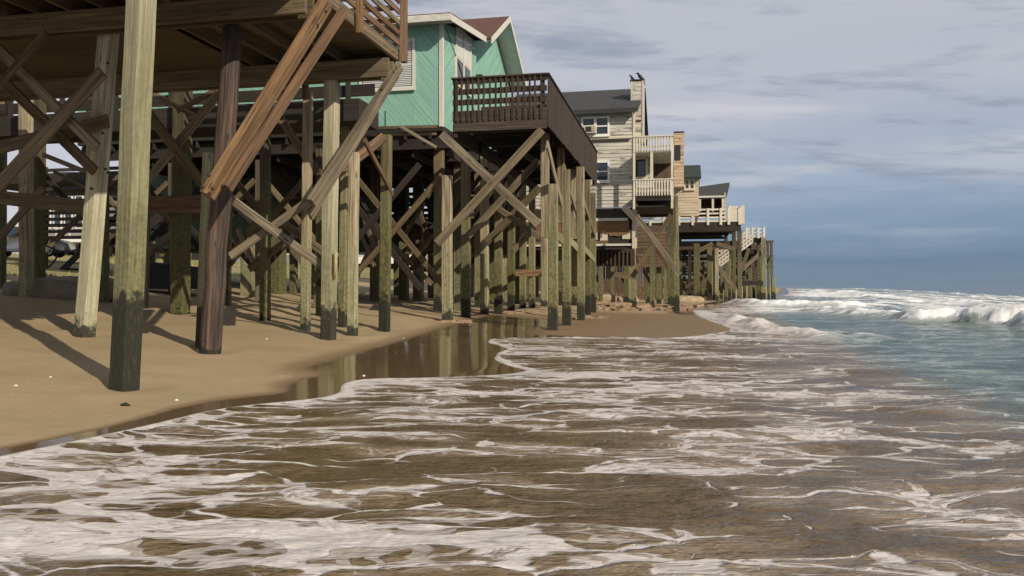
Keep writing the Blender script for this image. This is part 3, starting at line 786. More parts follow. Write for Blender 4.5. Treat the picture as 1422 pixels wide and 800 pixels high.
# deck towards the sea
dt0, dt1, ds0, ds1 = 20.7, 33.6, -6.0, -3.45
dk = MB(); s = ds0
while s < ds1-.1: dk.box(dt0+.05, dt1-.05, s, s+.135, 5.93, 5.97); s += .145
dk.build('deck_floor', M['rail_dark'], B)
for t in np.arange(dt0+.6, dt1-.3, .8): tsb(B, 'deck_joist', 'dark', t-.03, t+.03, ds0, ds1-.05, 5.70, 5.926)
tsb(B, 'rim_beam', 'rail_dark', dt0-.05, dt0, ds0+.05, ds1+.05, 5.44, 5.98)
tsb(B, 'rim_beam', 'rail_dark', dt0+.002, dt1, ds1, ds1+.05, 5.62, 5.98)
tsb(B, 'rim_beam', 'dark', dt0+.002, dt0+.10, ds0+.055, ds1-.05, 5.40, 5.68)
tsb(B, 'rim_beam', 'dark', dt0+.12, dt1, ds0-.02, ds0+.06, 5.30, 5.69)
# railing facing the viewer: balusters and three rails behind
def rail_front(parent, t, s0, s1, z0, z1, mat='rail_dark', sp=.155, bw=.05, rails=(.0,.32,.62), rh=.10, cap=True):
    mb=MB(); s=s0+.08
    while s < s1-.04:
        j=random.uniform(-.012,.012); mb.box(t-.03,t,s+j,s+j+bw,z0,z1-.03); s+=sp
    for r in rails:
        zz=z0+(z1-z0)*r; mb.box(t+.004,t+.04,s0,s1,zz,zz+rh)
    if cap: mb.box(t-.05,t+.09,s0-.03,s1+.03,z1-.028,z1+.015)
    return mb.build('railing', M[mat], parent)
rail_front(B, dt0-.052, ds0+.02, ds1+.05, 5.70, 6.88, rails=(.0,.12,.38,.62,.86), rh=.15)
mb=MB(); t=dt0+.06
while t < dt1-.05:
    w_=.15; mb.box(t,t+w_-.022+random.uniform(-.004,.003),ds1+.055,ds1+.08,5.52+random.uniform(-.02,.02),6.86); t+=w_
mb.box(dt0-.05,dt1,ds1-.02,ds1+.12,6.865,6.905); mb.build('railing', M['rail_dark'], B)['label']='sea-side railing closed with upright boards'
rail_front(B, dt1, ds0-.5, ds1+.05, 5.98, 6.88, rails=(.05,.45,.8))
for t in (dt0+.0, dt0+3.2, dt0+6.4, dt0+9.6, dt1-.1):
    tsb(B, 'railing_post', 'rail_dark', t+.002, t+.10, ds1-.11, ds1-.022, 5.5, 6.86)
tsb(B, 'railing_post', 'rail_dark', dt0+.0, dt0+.10, ds0+.03, ds0+.13, 5.3, 6.86)
# bench slats on the deck
for z in (6.2,6.42):
    tsb(B, 'deck_bench', 'rail_dark', dt0+2.0, dt0+2.05, ds0+.3, ds1-.3, z, z+.12)
# sea row of piles with their sisters
for px, py, top, pxt in ((768,457,256,768),(787,451,236,786),(807,444,232,806),(816,437,250,815),(824,434,268,823)):
    pile(B, px, py, top, .25, 'pile', pxt=pxt)
for px, top, bot in ((757,186,330),(779,205,310),(797,232,330),(812,250,340)):
    a = SS(px, top, ds1-.35); b = SS(px, bot, ds1-.35)
    MB().beam(b, a, .23, .23, ch=.012, segs=4, wob=.004).build('pile_stub', M['pile'], B)
for px, py, top in ((621,446,244),(647,441,215),(673,436,215),(692,436,240),(710,431,235),(726,428,250),(739,427,255)):
    pile(B, px, py, top, .26, 'pile')
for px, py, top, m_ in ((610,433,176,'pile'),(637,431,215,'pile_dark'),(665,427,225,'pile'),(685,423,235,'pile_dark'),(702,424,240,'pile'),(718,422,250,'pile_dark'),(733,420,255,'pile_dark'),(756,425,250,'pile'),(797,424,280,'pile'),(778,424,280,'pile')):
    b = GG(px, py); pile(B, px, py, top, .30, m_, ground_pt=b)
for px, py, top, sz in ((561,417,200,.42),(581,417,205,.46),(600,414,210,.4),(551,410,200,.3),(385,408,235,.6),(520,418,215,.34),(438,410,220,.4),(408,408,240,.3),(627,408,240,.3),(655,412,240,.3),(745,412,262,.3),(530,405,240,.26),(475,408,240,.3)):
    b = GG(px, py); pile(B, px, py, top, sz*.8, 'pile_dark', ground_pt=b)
# braces under the deck
for a in (((613,186),(748,312),20.75,.06,.28,'grey_wood'),((753,180),(607,338),20.6,.06,.28,'beam'),((748,222),(650,328),23.2,.06,.26,'grey_wood'),((750,260),(676,336),25.4,.06,.3,'beam'),((742,316),(713,348),27,.06,.26,'grey_wood'),
          ((690,288),(750,330),23.4,.06,.22,'grey_wood'),((565,215),(606,310),27.5,.06,.2,'dark'),((600,262),(560,330),28,.06,.18,'beam'),((575,270),(600,345),29,.06,.18,'beam'),((505,300),(540,400),25,.06,.2,'beam'),((540,290),(495,385),25.2,.06,.2,'beam'),((535,330),(600,395),27,.06,.22,'beam'),((604,325),(560,372),27.2,.06,.22,'beam'),((490,300),(520,370),24,.06,.14,'beam'),
          ((555,175),(606,205),22.6,.05,.12,'grey_wood'),((500,178),(606,176),22.7,.05,.12,'beam'),((500,188),(606,186),22.9,.05,.10,'beam')):
    brace(B, TT(*a[0], a[2]), TT(*a[1], a[2]), a[3], a[4]*.8, a[5])
rs = random.Random(5)
for t in (25.0, 28.2, 31.5):
    for s in np.arange(-19, -7.5, 2.6):
        za = 5.6; zb = 2.4 if s < -12 else 1.4
        a = (W(t, s, za-rs.uniform(0,.5)), W(t, s+2.5, zb+rs.uniform(0,.8))); b = (W(t+.1, s+2.5, za-rs.uniform(0,.5)), W(t+.1, s, zb+rs.uniform(0,.8)))
        for q in (a, b):
            if rs.random() < (.8 if s < -11 else .35): brace(B, q[0], q[1], .05, rs.uniform(.10,.15), 'dark')
for t in (19.5, 21.5):
    for s in np.arange(-18, -9, 2.9):
        o = W(t, s, 0); zg = gz(o.x, o.y)
        MB().beam(W(t,s,zg-.4), W(t,s,5.0), .17, .17, ch=.01, segs=3, wob=.004).build('pile', M['pile_dark'], B)
        brace(B, W(t+.02, s, 4.6), W(t+.02, s+2.8, zg+.7), .05, .16, rs.choice(['dark','beam','beam']))
        brace(B, W(t-.08, s+2.8, 4.4), W(t-.08, s, zg+.8), .05, .16, rs.choice(['dark','beam']))
for s in np.arange(-18.5, -4.5, 1.15):
    tsb(B, 'joist', 'dark', wt0 if s > -7 else wt0+.3, 33, s-.03, s+.03, 5.30, 5.505)
brace(B, TT(716,379,27.5), TT(752,379,27.5), .06, .24, 'orange', name='cross_board')
for a in (((760,200),(789,322)),((783,232),(812,336)),((803,258),(826,325))):
    brace(B, SS(*a[0], ds1+.02), SS(*a[1], ds1+.02), .05, .24, 'grey_wood')
for a in (((768,322),(786,338)),((786,328),(806,350)),((806,338),(826,362))):
    brace(B, SS(*a[0], ds1+.08), SS(*a[1], ds1+.08), .05, .24, 'pile')
# dark enclosed storey, stairs and slatted screens beneath the house
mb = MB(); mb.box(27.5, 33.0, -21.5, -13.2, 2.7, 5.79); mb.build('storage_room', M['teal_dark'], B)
for z in (4.9,4.45,4.2):
    tsb(B, 'rail', 'grey_wood', 26.9, 26.95, -17.5, -12.9, z, z+.07)
def stair(parent, t, s0, s1, z0, z1, n, wid=1.0, mat='dark', tread='dark', name='stair'):
    mb=MB()
    for dt in (0, wid): mb.beam(W(t+dt,s0,z0), W(t+dt,s1,z1), .05, .28, up=E1)
    for i in range(n):
        k=(i+.5)/n; s=s0+(s1-s0)*k; z=z0+(z1-z0)*k
        mb.box(t+.03,t+wid-.03,s-.14,s+.14,z+.02,z+.06)
    return mb.build(name, M[tread], parent)
stair(B, 24.5, -18.5, -14.0, 3.1, 6.0, 14)
stair(B, 29.5, -9.6, -12.6, 3.6, 5.2, 8)
mb=MB()
for k in range(6): mb.box(33.3,33.34,-12.5,-7.4,4.0+k*.24,4.15+k*.24)
mb.build('screen', M['dark'], B)
tsb(B, 'screen', 'brown_board', 33.3, 33.36, -12.5, -7.0, 2.6, 3.9)
tsb(B, 'screen', 'brown_board', 33.1, 33.2, -13.2, -12.9, 2.0, 6.0)

# ================================================================== HOUSE C (grey-cream clapboard, three storeys)
def clap(mb, t, s0, s1, z0, z1, dz=.17, out=.03):
    z=z0
    while z < z1-.02:
        zt=min(z+dz,z1); o=out*random.uniform(.7,1.2)
        vs=[W(t-o,s0,z),W(t-o,s1,z),W(t-.004,s1,zt),W(t-.004,s0,zt),W(t+.1,s0,z),W(t+.1,s1,z),W(t+.1,s1,zt),W(t+.1,s0,zt)]
        r=random.uniform(0,60); wc=[(q.dot(E2)+r, q.z*.5+r, r) for q in vs]
        mb.add(vs,[(0,1,2,3),(0,4,5,1),(3,2,6,7),(0,3,7,4),(1,5,6,2),(4,7,6,5)],wc); z=zt
def clap_s(mb, s, t0, t1, z0, z1, dz=.17, out=.03):
    z=z0
    while z < z1-.02:
        zt=min(z+dz,z1); o=out
        vs=[W(t0,s+o,z),W(t1,s+o,z),W(t1,s+.004,zt),W(t0,s+.004,zt),W(t0,s-.1,z),W(t1,s-.1,z),W(t1,s-.1,zt),W(t0,s-.1,zt)]
        r=random.uniform(0,60); wc=[(q.dot(E1)+r, q.z*.5+r, r) for q in vs]
        mb.add(vs,[(0,1,2,3),(0,4,5,1),(3,2,6,7),(0,3,7,4),(1,5,6,2),(4,7,6,5)],wc); z=zt
CT = 37.6
def cz(py, t=CT, px=850): return TT(px, py, t).z
def cs(px, t=CT): return to_ts(TT(px, 300, t))[1]
c0 = W(40, -6, 0); c0.z = gz(c0.x, c0.y)
C_ = empty('stilt_house', c0, 'three-storey house in peeling cream grey clapboard with chimney and two balconies', 'house')
sL, sR = cs(700), cs(878)
mb=MB(); clap(mb, CT, sL, sR, cz(288), cz(155)); mb.build('wall', M['clap'], C_)
mb=MB(); clap_s(mb, sR+.02, CT+.1, 46, cz(288), cz(160)); mb.build('wall', M['clap'], C_)
tsb(C_, 'corner_trim', 'cream', CT-.05, CT+.1, sR+.025, sR+.14, cz(288), cz(157))
tsb(C_, 'floor_band', 'cream', CT-.07, CT-.034, sL, sR, cz(193), cz(189))
tsb(C_, 'gap_board', 'screen', CT-.060, CT-.034, sL, sR-.15, cz(197), cz(194.3))
slab(C_, 'roof', 'roofg', [(CT-.45,sL-.2,cz(155)+.05),(CT-.45,sR+.28,cz(155)+.05),(CT+4.2,sR+.45,cz(155)+2.05),(CT+4.2,sL-.2,cz(155)+2.05)], .16)
slab(C_, 'roof', 'roofg', [(CT+4.2,sL-.2,cz(155)+2.05),(CT+4.2,sR+.45,cz(155)+2.05),(CT+9,sR+.45,cz(155)),(CT+9,sL-.2,cz(155))], .16)
tsb(C_, 'fascia', 'roofg', CT-.49, CT-.455, sL-.2, sR+.28, cz(156)-.12, cz(155)+.04)
window_t(C_, CT-.03, cs(810), cs(844), cz(186), cz(164), double=True, mat='white', depth=.08, ac=True)
window_t(C_, CT-.03, cs(829), cs(844), cz(250), cz(226), mat='white', depth=.08)
# chimney
ch = CT+1.2
mb=MB(); s0_, s1_ = to_ts(TT(876.5,200,ch))[1], to_ts(TT(893,200,ch))[1]
clap(mb, ch, s0_, s1_, cz(196,ch), cz(114,ch), dz=.2, out=.02); mb.box(ch+.1,ch+1.0,s0_,s1_,cz(196,ch),cz(114,ch)-.01)
mb.box(ch-.035,ch+1.03,s0_-.02,s0_+.06,cz(196,ch),cz(113.5,ch)); mb.box(ch-.035,ch+1.03,s1_-.06,s1_+.03,cz(196,ch),cz(113.5,ch))
cm=mb.build('chimney', M['clap'], C_)
MB().box(ch-.08,ch+1.08,s0_-.06,s1_+.06,cz(113.4,ch),cz(112.4,ch)).build('cap', M['screen'], cm)
MB().box(ch-.05,ch-.036,s0_+.1,s1_-.1,cz(171,ch),cz(168.5,ch)).build('vent', M['screen'], cm)
# balconies
bt = 36.3
def bs(px): return to_ts(TT(px,300,bt))[1]
def bz(py): return TT(905,py,bt).z
sa, sb = bs(879.5), bs(935)
def balcony(z0, z1, zt, lab):
    mb=MB(); s=sa
    while s < sb-.05: mb.box(bt-.03,bt,s,s+.065,z0-.12,z1-.03); s+=.125
    for zz in (z0+.06,z1-.14): mb.box(bt+.004,bt+.04,sa,sb,zz,zz+.1)
    mb.box(bt-.05,bt+.09,sa-.03,sb+.03,z1-.028,z1+.015)
    t=bt+.12
    while t < CT+1: mb.box(t,t+.065,sb-.03,sb,z0-.1,z1-.03); t+=.125
    mb.box(bt+.1,CT+1,sb-.06,sb+.04,z1-.028,z1+.013)
    o=mb.build('railing', M['white_rail'], C_); o['label']=lab
balcony(bz(207),bz(189),0,'upper balcony railing of close pickets')
balcony(bz(268),bz(249),0,'lower balcony railing of close pickets')
tsb(C_, 'balcony_floor', 'cream', bt+.05, CT+2.5, sa, sb-.05, bz(212), bz(208))
tsb(C_, 'balcony_floor', 'dark', bt+.002, CT+4, sa, sb-.05, bz(274), bz(269))
tsb(C_, 'balcony_beam', 'dark', bt+.006, bt+.14, sa, sb, bz(278.5), bz(274.5))
tsb(C_, 'wall', 'screen', CT+3.0, CT+3.1, sa, sb, bz(300)+.3, bz(277), label='wall below the lower balcony, coloured dark for the shadow inside')  # the shadow inside the opening is put into the wall colour
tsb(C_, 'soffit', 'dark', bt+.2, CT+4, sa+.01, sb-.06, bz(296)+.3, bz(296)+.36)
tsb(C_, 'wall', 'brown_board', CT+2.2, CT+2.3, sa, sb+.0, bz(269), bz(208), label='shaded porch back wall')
mb=MB(); clap(mb, CT+.0, sR+.15, cs(907), cz(262), cz(211)); mb.build('wall', M['clap'], C_)
window_t(C_, CT-.03, cs(883), cs(897), cz(247), cz(223), mull=False, mat='cream', depth=.08)
tsb(C_, 'balcony_post', 'cream', bt, bt+.1, bs(905)-.06, bs(905)+.06, bz(249), bz(208))
tsb(C_, 'balcony_post', 'cream', bt, bt+.1, sb-.10, sb-.0, bz(290), bz(188))
tsb(C_, 'balcony_post', 'cream', bt, bt+.1, sa-.02, sa+.08, bz(290), bz(188))
# damaged lower edge: dark sheet for the shade in the gap, brown plywood, white strips
lo = [(288,296,'screen',0,.2),(296,303,'dark',0,.12),(303,307,'white',.02,0),(307,331,'plywood',.0,.15),(331,334,'dark',0,.1),(320,331,'white',.05,0),(334,343,'dark',0,.1),(343,347,'white',.03,0)]
tsb(C_, 'dark_gap', 'screen', CT-.02, CT+.1, sL, sR, cz(303), cz(289))
tsb(C_, 'white_strip', 'trim', CT-.08, CT-.03, sL, sR-.2, cz(307), cz(303))
mb=MB()
k=12; top=[W(CT-.05, sL+(sR-.15-sL)*i/k, cz(307.5)) for i in range(k+1)]
bot=[W(CT-.05, sL+(sR-.15-sL)*i/k, cz(320+9*random.random())) for i in range(k+1)]
vs=top+bot+[v+E1*.04 for v in top+bot]; n=k+1
fs=[(i,i+1,n+i+1,n+i) for i in range(k)]+[(2*n+i,3*n+i,3*n+i+1,2*n+i+1) for i in range(k)]+[(n+i,n+i+1,3*n+i+1,3*n+i) for i in range(k)]
mb.add(vs,fs); mb.build('plywood_sheet', M['plywood'], C_)
tsb(C_, 'wall', 'dark', CT+.02, CT+.1, sL, sR, cz(346), cz(303.5))
mb=MB(); s=sL
while s < sR:
    w_=random.uniform(.3,.8); z_=cz(random.uniform(326,334)); mb.box(CT-.03,CT+.016,s,min(s+w_,sR),z_,cz(320+random.uniform(0,3))); s+=w_+random.uniform(0,.12)
mb.build('broken_siding', M['cream'], C_)
tsb(C_, 'plywood_sheet', 'plywood', CT-.028, CT+.0, sL, cs(845), cz(338), cz(334.5))
tsb(C_, 'white_strip', 'trim', CT-.06, CT-.02, sL, sR, cz(341.5), cz(338.5))
tsb(C_, 'wall', 'screen', CT+2.0, CT+2.2, sL, sR, cz(368), cz(344), label='dark lattice skirt')
mb=MB(); s=sL
while s < sR: mb.box(CT+1.9,CT+1.93,s,s+.06,cz(370),cz(346)); s+=.2
mb.build('lattice', M['brown_board'], C_)
mb=MB(); mb.box(CT-.1,CT+.0,sR+.0,sR+.22,cz(345),cz(289)); mb.build('broken_corner_board', M['cream'], C_)
brace(C_, TT(866,287,CT-.2), TT(884,306,CT-.2), .06, .3, 'cream', name='broken_board')
# piles of C
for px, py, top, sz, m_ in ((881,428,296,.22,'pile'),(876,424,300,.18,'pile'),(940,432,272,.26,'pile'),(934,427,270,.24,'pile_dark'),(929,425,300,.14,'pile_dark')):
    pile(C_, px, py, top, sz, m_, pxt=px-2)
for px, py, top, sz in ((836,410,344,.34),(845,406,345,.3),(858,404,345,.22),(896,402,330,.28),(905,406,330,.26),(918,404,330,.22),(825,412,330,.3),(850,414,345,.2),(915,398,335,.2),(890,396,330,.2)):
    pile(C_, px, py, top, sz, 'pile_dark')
brace(C_, TT(884,300,bt), TT(944,382,bt), .08, .24, 'grey_wood')
brace(C_, TT(932,298,bt+1), TT(878,385,bt+1), .08, .22, 'beam')
brace(C_, TT(848,381,39), TT(884,384,39), .08, .3, 'beam', name='cross_board')

# ================================================================== HOUSE D (cedar chimney, dark green roof) behind
DT = 52.
def dz(py): return TT(945,py,DT).z
def dsx(px): return to_ts(TT(px,300,DT))[1]
c0 = W(55, -4, 0); c0.z = gz(c0.x, c0.y)
D_ = empty('stilt_house', c0, 'narrow house with tan cedar chimney and dark green roof behind the balconies', 'house')
mb=MB(); clap(mb, DT-1, dsx(936), dsx(949.5), dz(262), dz(188), dz=.22, out=.03); mb.box(DT-.9,DT+.4,dsx(936),dsx(949.5),dz(262),dz(188)-.01)
cm=mb.build('chimney', M['cedar'], D_)
MB().box(DT-1.06,DT+.45,dsx(935.6),dsx(950),dz(188)+.0,dz(187)+.02).build('cap', M['screen'], cm)
MB().box(DT-1.045,DT-1.032,dsx(936.5),dsx(945),dz(226),dz(205)).build('vent', M['black'], cm)
mb=MB(); clap(mb, DT, dsx(900), dsx(969.5), dz(300), dz(247)); mb.build('wall', M['clap2'], D_)
mb=MB(); clap_s(mb, dsx(969.5)+.02, DT+.1, DT+6, dz(300), dz(247)); mb.build('wall', M['clap2'], D_)
slab(D_, 'roof', 'roofgreen', [(DT-.4,dsx(900),dz(247)),(DT-.4,dsx(973.5),dz(247)),(DT+4,dsx(975),dz(226)+.4),(DT+4,dsx(900),dz(226)+.4)], .15)
slab(D_, 'roof', 'roofgreen', [(DT+4,dsx(900),dz(226)+.4),(DT+4,dsx(975),dz(226)+.4),(DT+8,dsx(975),dz(247)),(DT+8,dsx(900),dz(247))], .15)
window_t(D_, DT-.04, dsx(952), dsx(963), dz(262), dz(251), mat='cream', double=True)
mb=MB(); clap(mb, DT-3, dsx(876), dsx(930), dz(372), dz(318), dz=.22); mb.build('wall', M['brown_board'], D_)
mb=MB(); s=-14.0
while s < dsx(936): mb.box(DT+3.9,DT+3.94,s,s+.17,.2,4.2+random.uniform(-.2,.1)); s+=.2
mb.build('sky_screen', M['brown_board'], D_)  # dark boards added to cover the sky between the piles in front
for s in np.arange(-13.5, dsx(940), 1.5):
    MB().beam(W(DT-5,s,-.2), W(DT-5,s,4.2), .26,.26).build('pile', M['pile_dark'], D_)
    brace(D_, W(DT-4.8,s,3.8), W(DT-4.8,s+1.5,1.2), .06,.2,'brown_board')
for px in (900,915,925,878):
    b = W(DT-2.5, to_ts(TT(px,300,DT-2.5))[1], 0); b.z=gz(b.x,b.y)
    MB().beam(b-Vector((0,0,.5)), Vector((b.x,b.y,dz(330))), .3,.3).build('pile', M['pile_dark'], D_)

# ================================================================== HOUSE E (low porch, white railed deck, stairs)
ET = 62.
def ez(py, t=ET): return TT(960,py,t).z
def es(px, t=ET): return to_ts(TT(px,300,t))[1]
c0 = W(66, 2, 0); c0.z = gz(c0.x, c0.y)
E_ = empty('stilt_house', c0, 'farthest low house with charcoal porch roof, white railed deck and white stairs over the surf', 'house')
slab(E_, 'roof', 'roofg', [(ET,es(938),ez(273)),(ET,es(1006),ez(273)),(ET+5,es(1019),ez(258)+.8),(ET+5,es(938),ez(262)+.5)], .22)
slab(E_, 'roof', 'roofg', [(ET+5.01,es(938),ez(262)+.5),(ET+5.01,es(1019),ez(258)+.8),(ET+10,es(1014),ez(273)),(ET+10,es(938),ez(273))], .22)
tsb(E_, 'fascia', 'trim', ET-.06, ET-.002, es(938), es(1006), ez(275), ez(272.5))
mb=MB(); clap(mb, ET+2.4, es(938), es(1004,ET+2.4), ez(300), ez(268), dz=.25); mb.build('wall', M['brown_board'], E_)
mb=MB(); clap_s(mb, es(1008), ET+.3, ET+9, ez(305), ez(268), dz=.25); mb.build('wall', M['clap2'], E_)
for px in (972,990,1004,938.8):
    tsb(E_, 'porch_post', 'cream', ET, ET+.15, es(px)-.08, es(px)+.08, ez(294), ez(273.5))
DE = ET-1.5
L0, L1 = es(885,DE), es(1029,DE)
tsb(E_, 'deck_floor', 'dark', DE, ET+9, L0, L1, ez(314,DE), ez(308,DE))
mb=MB()
for zz in (291,296.5,302,307): mb.box(DE-.06,DE-.02,L0,L1,ez(zz+1.8,DE),ez(zz-.6,DE))
mb.build('railing', M['white_rail'], E_)
for px in (887,903,922,943,962,983,1001,1012,1027):
    tsb(E_, 'railing_post', 'white_rail', DE-.12, DE-.062, es(px,DE)-.09, es(px,DE)+.09, ez(313,DE), ez(290,DE))
tsb(E_, 'rim_beam', 'dark', DE-.02, DE+.15, L0, L1, ez(322,DE), ez(309,DE))
tsb(E_, 'rim_beam', 'rail_dark', DE+1.0, DE+1.2, es(938,DE), L1, ez(346,DE), ez(334,DE))
for k,zz in enumerate((318,324,329,335,342,350,358)):
    tsb(E_, 'screen_board', 'dark', DE+2, DE+2.08, es(940,DE+2), es(1015-k*3,DE+2), ez(zz+3.4,DE+2), ez(zz,DE+2))
mb=MB(); clap_s(mb, L1+.02, DE+3, ET+9, ez(312), ez(288), dz=.25); mb.build('wall', M['cream'], E_)
tsb(E_, 'screen_wall', 'cream', DE+3, DE+3.1, es(1012,DE+3), L1-.02, ez(308,DE+3), ez(287,DE+3))
tsb(E_, 'corner_post', 'cream', DE-.1, DE+.15, L1-.05, L1+.25, ez(312,DE), ez(287,DE))
# stairs: white side rails rise to the outer platform
PT = 66.
def pz(py): return TT(1050,py,PT).z
def ps(px): return to_ts(TT(px,300,PT))[1]
def stair_rail(px0,py0,px1,py1,t):
    mb=MB()
    for o in (0,5,10): mb.beam(TT(px0,py0+o,t), TT(px1,py1+o,t), .05, .16, up=E1)
    for i in range(12):
        k=i/11; x=px0+(px1-px0)*k; y_=py0+(py1-py0)*k; mb.beam(TT(x,y_+11,t), TT(x,y_-1,t), .08,.08, up=E1)
    mb.build('stair_rail', M['white_rail'], E_)
stair_rail(993,354,1040,319,PT-2); stair_rail(999,360,1045,326,PT-3.2)
mb=MB()
for i in range(14):
    k=(i+.5)/14; p=TT(994+47*k, 368-35*k, PT-3); _,s_=to_ts(p); mb.box(PT-3.1,PT-2.05,s_-.16,s_+.16,p.z,p.z+.06)
mb.build('stair_treads', M['grey_wood'], E_)
mb=MB()
for zz in (317,322,327): mb.box(PT-.06,PT-.02,ps(1036),ps(1061),pz(zz+1.6),pz(zz))
for px in (1037,1045,1053,1061): mb.box(PT-.12,PT-.062,ps(px)-.08,ps(px)+.08,pz(331),pz(316))
mb.build('railing', M['white_rail'], E_)
tsb(E_, 'platform', 'dark', PT, PT+3, ps(1034), ps(1062), pz(334), pz(330))
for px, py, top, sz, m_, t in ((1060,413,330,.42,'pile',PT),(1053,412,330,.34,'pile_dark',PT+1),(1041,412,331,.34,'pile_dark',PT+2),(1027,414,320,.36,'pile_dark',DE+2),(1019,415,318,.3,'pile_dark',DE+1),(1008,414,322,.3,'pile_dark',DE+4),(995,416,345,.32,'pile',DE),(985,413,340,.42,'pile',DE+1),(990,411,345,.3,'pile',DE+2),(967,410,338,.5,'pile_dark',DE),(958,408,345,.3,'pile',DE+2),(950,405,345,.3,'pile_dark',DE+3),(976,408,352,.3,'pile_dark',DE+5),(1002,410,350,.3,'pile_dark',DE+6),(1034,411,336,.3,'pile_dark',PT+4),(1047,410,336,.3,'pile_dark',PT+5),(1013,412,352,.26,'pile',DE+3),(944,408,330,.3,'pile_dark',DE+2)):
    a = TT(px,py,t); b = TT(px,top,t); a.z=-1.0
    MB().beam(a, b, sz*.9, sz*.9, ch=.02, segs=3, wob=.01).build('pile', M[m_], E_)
for a in (((994,366),(1022,402),DE),((1040,345),(1020,402),PT),((965,352),(990,338),DE),((1002,402),(1056,340),PT+2),((1010,350),(1050,400),PT+2),((950,362),(985,395),DE+2),((985,380),(950,400),DE+1),((1030,375),(1058,350),PT),((1020,346),(995,338),DE),((1000,395),(1056,391),PT),((1005,371),(1054,368),PT+1),((960,375),(1000,372),DE+3),((940,365),(975,372),DE+2)):
    brace(E_, TT(*a[0],a[2]), TT(*a[1],a[2]), .1, .3, random.choice(['beam','grey_wood','brown_board']))
mb=MB(); z=.75
while z < 5.6:
    if random.random() < .85: mb.box(DE+6,DE+6.04,es(900,DE+6),es(1003,DE+6),z,z+.2)
    z+=.24
mb.build('slat_wall', M['brown_board'], E_)
mb=MB(); z=1.1
while z < 4.4:
    if random.random() < .8: mb.box(PT+4,PT+4.04,to_ts(TT(1003,300,PT+4))[1],to_ts(TT(1052,300,PT+4))[1],z,z+.2)
    z+=.27
mb.build('slat_wall', M['brown_board'], E_)
tsb(E_, 'cross_board', 'dark', PT-.3,PT-.2,ps(1008),ps(1059),pz(396),pz(390))
tsb(E_, 'broken_deck', 'dark', PT+1,PT+4,ps(1000),ps(1056),pz(352),pz(346))
tsb(E_, 'broken_deck', 'brown_board', PT+1,PT+3,ps(1005),ps(1052),pz(364),pz(360))
# outer frame of a lost pier beyond the platform
q0 = TT(1072, 408, 70)
FR = empty('timber_frame', Vector((q0.x,q0.y,-.3)), 'lone dark timber frame standing in the surf beyond the last house', 'pier remains')
for px in (1066,1071):
    a=TT(px+2,410,70); a.z=-1; MB().beam(a, TT(px,334,70), .2,.2,segs=3,wob=.02).build('post', M['pile_dark'], FR)
a=TT(1075,410,70); a.z=-1; MB().beam(a, TT(1074,386,70), .3,.3).build('post', M['pile'], FR)
for y_ in (336,356,371): MB().beam(TT(1062,y_,70), TT(1074,y_-.5,70), .12,.2,up=E1).build('crossbar', M['pile_dark'], FR)
MB().beam(TT(1065,371,69.8), TT(1071,356,69.8), .1,.15,up=E1).build('brace', M['pile_dark'], FR)

# ================================================================== birds on the chimney
def bird(px, py, face, sz, label):
    p = TT(px, py, ch+.3); b = Vector((p.x,p.y,cz(112.4,ch)+.002))
    f = E2*face; up=Vector((0,0,1)); k=sz
    mb=MB(); mb.path([b+f*(-.20*k)+up*.05*k, b+f*(-.13*k)+up*.09*k, b+f*(-.06*k)+up*.14*k, b+f*(.01*k)+up*.20*k, b+f*(.06*k)+up*.26*k, b+f*(.075*k)+up*.32*k, b+f*(.11*k)+up*.345*k, b+f*(.145*k)+up*.34*k, b+f*(.21*k)+up*.33*k],
        [.012*k,.035*k,.07*k,.085*k,.06*k,.042*k,.045*k,.03*k,.006*k], 10)
    o=mb.build('bird', M['bird'], None, b); tag(o, label, 'bird', 'dark birds perched on the chimney')
    for s in (-.02,.02):
        mb=MB(); mb.tube(b+f*(.0)+E1*s*k*2, b+E1*s*k*2+up*.13*k, .008*k, 6); l=mb.build('leg', M['bird'], o)
bird(878, 112, -1, .85, 'small black bird standing upright on the left edge of the chimney top')
bird(889, 112, -1, 1.1, 'larger black bird hunched on the right side of the chimney top')

# ================================================================== sandbags and debris
def bag(px, py, L, Wd, Hh, rot, mat, label, group='large sandbags piled below the houses', sink=.25):
    p = GG(px, py); n1, n2 = 22, 12; vs=[]; fs=[]
    c, s = math.cos(rot), math.sin(rot); sd=random.randint(0,999)
    for j in range(n2+1):
        phi = -math.pi/2+math.pi*j/n2
        for i in range(n1):
            th = 2*math.pi*i/n1
            def se(a, e): return math.copysign(abs(a)**e, a)
            x = L/2*se(math.cos(th),.6)*se(math.cos(phi),.55); y_ = Wd/2*se(math.sin(th),.75)*se(math.cos(phi),.55); z = Hh/2*se(math.sin(phi),.8)
            nn = float(vnoise(np.array(x*2.2+sd), np.array(y_*2.2+z*2+sd), sd))-.5
            z += nn*.18*Hh*(1 if z>0 else 0); x*=1+nn*.12; y_*=1+nn*.16
            vs.append(Vector((c*x-s*y_, s*x+c*y_, z+Hh*(.5-sink)))+p)
    for j in range(n2):
        for i in range(n1):
            a=j*n1+i; b=j*n1+(i+1)%n1; fs.append((a,b,b+n1,a+n1))
    mb=MB(); mb.add(vs,fs,None,True); o=mb.build('sandbag', M[mat], None, p)
    return tag(o, label, 'sandbag', group)
bag(854,406,3.0,1.6,1.5,.3,'bag_tan','large tan sandbag under the clapboard house, highest of the heap')
bag(905,412,3.2,1.6,1.0,-.2,'bag_tan','long tan sandbag between the two front piles of the clapboard house')
bag(835,418,2.2,1.2,.6,.5,'bag_tan','low tan sandbag left of the high tan one')
bag(868,420,1.8,1.0,.55,.1,'bag_tan','short tan sandbag just left of the balcony piles')
bag(972,411,4.4,2.2,2.3,-.5,'bag_olive','big olive sandbag right of the tall balcony pile')
bag(925,404,2.4,1.4,1.3,.6,'bag_olive','olive sandbag in the shade behind the balcony piles')
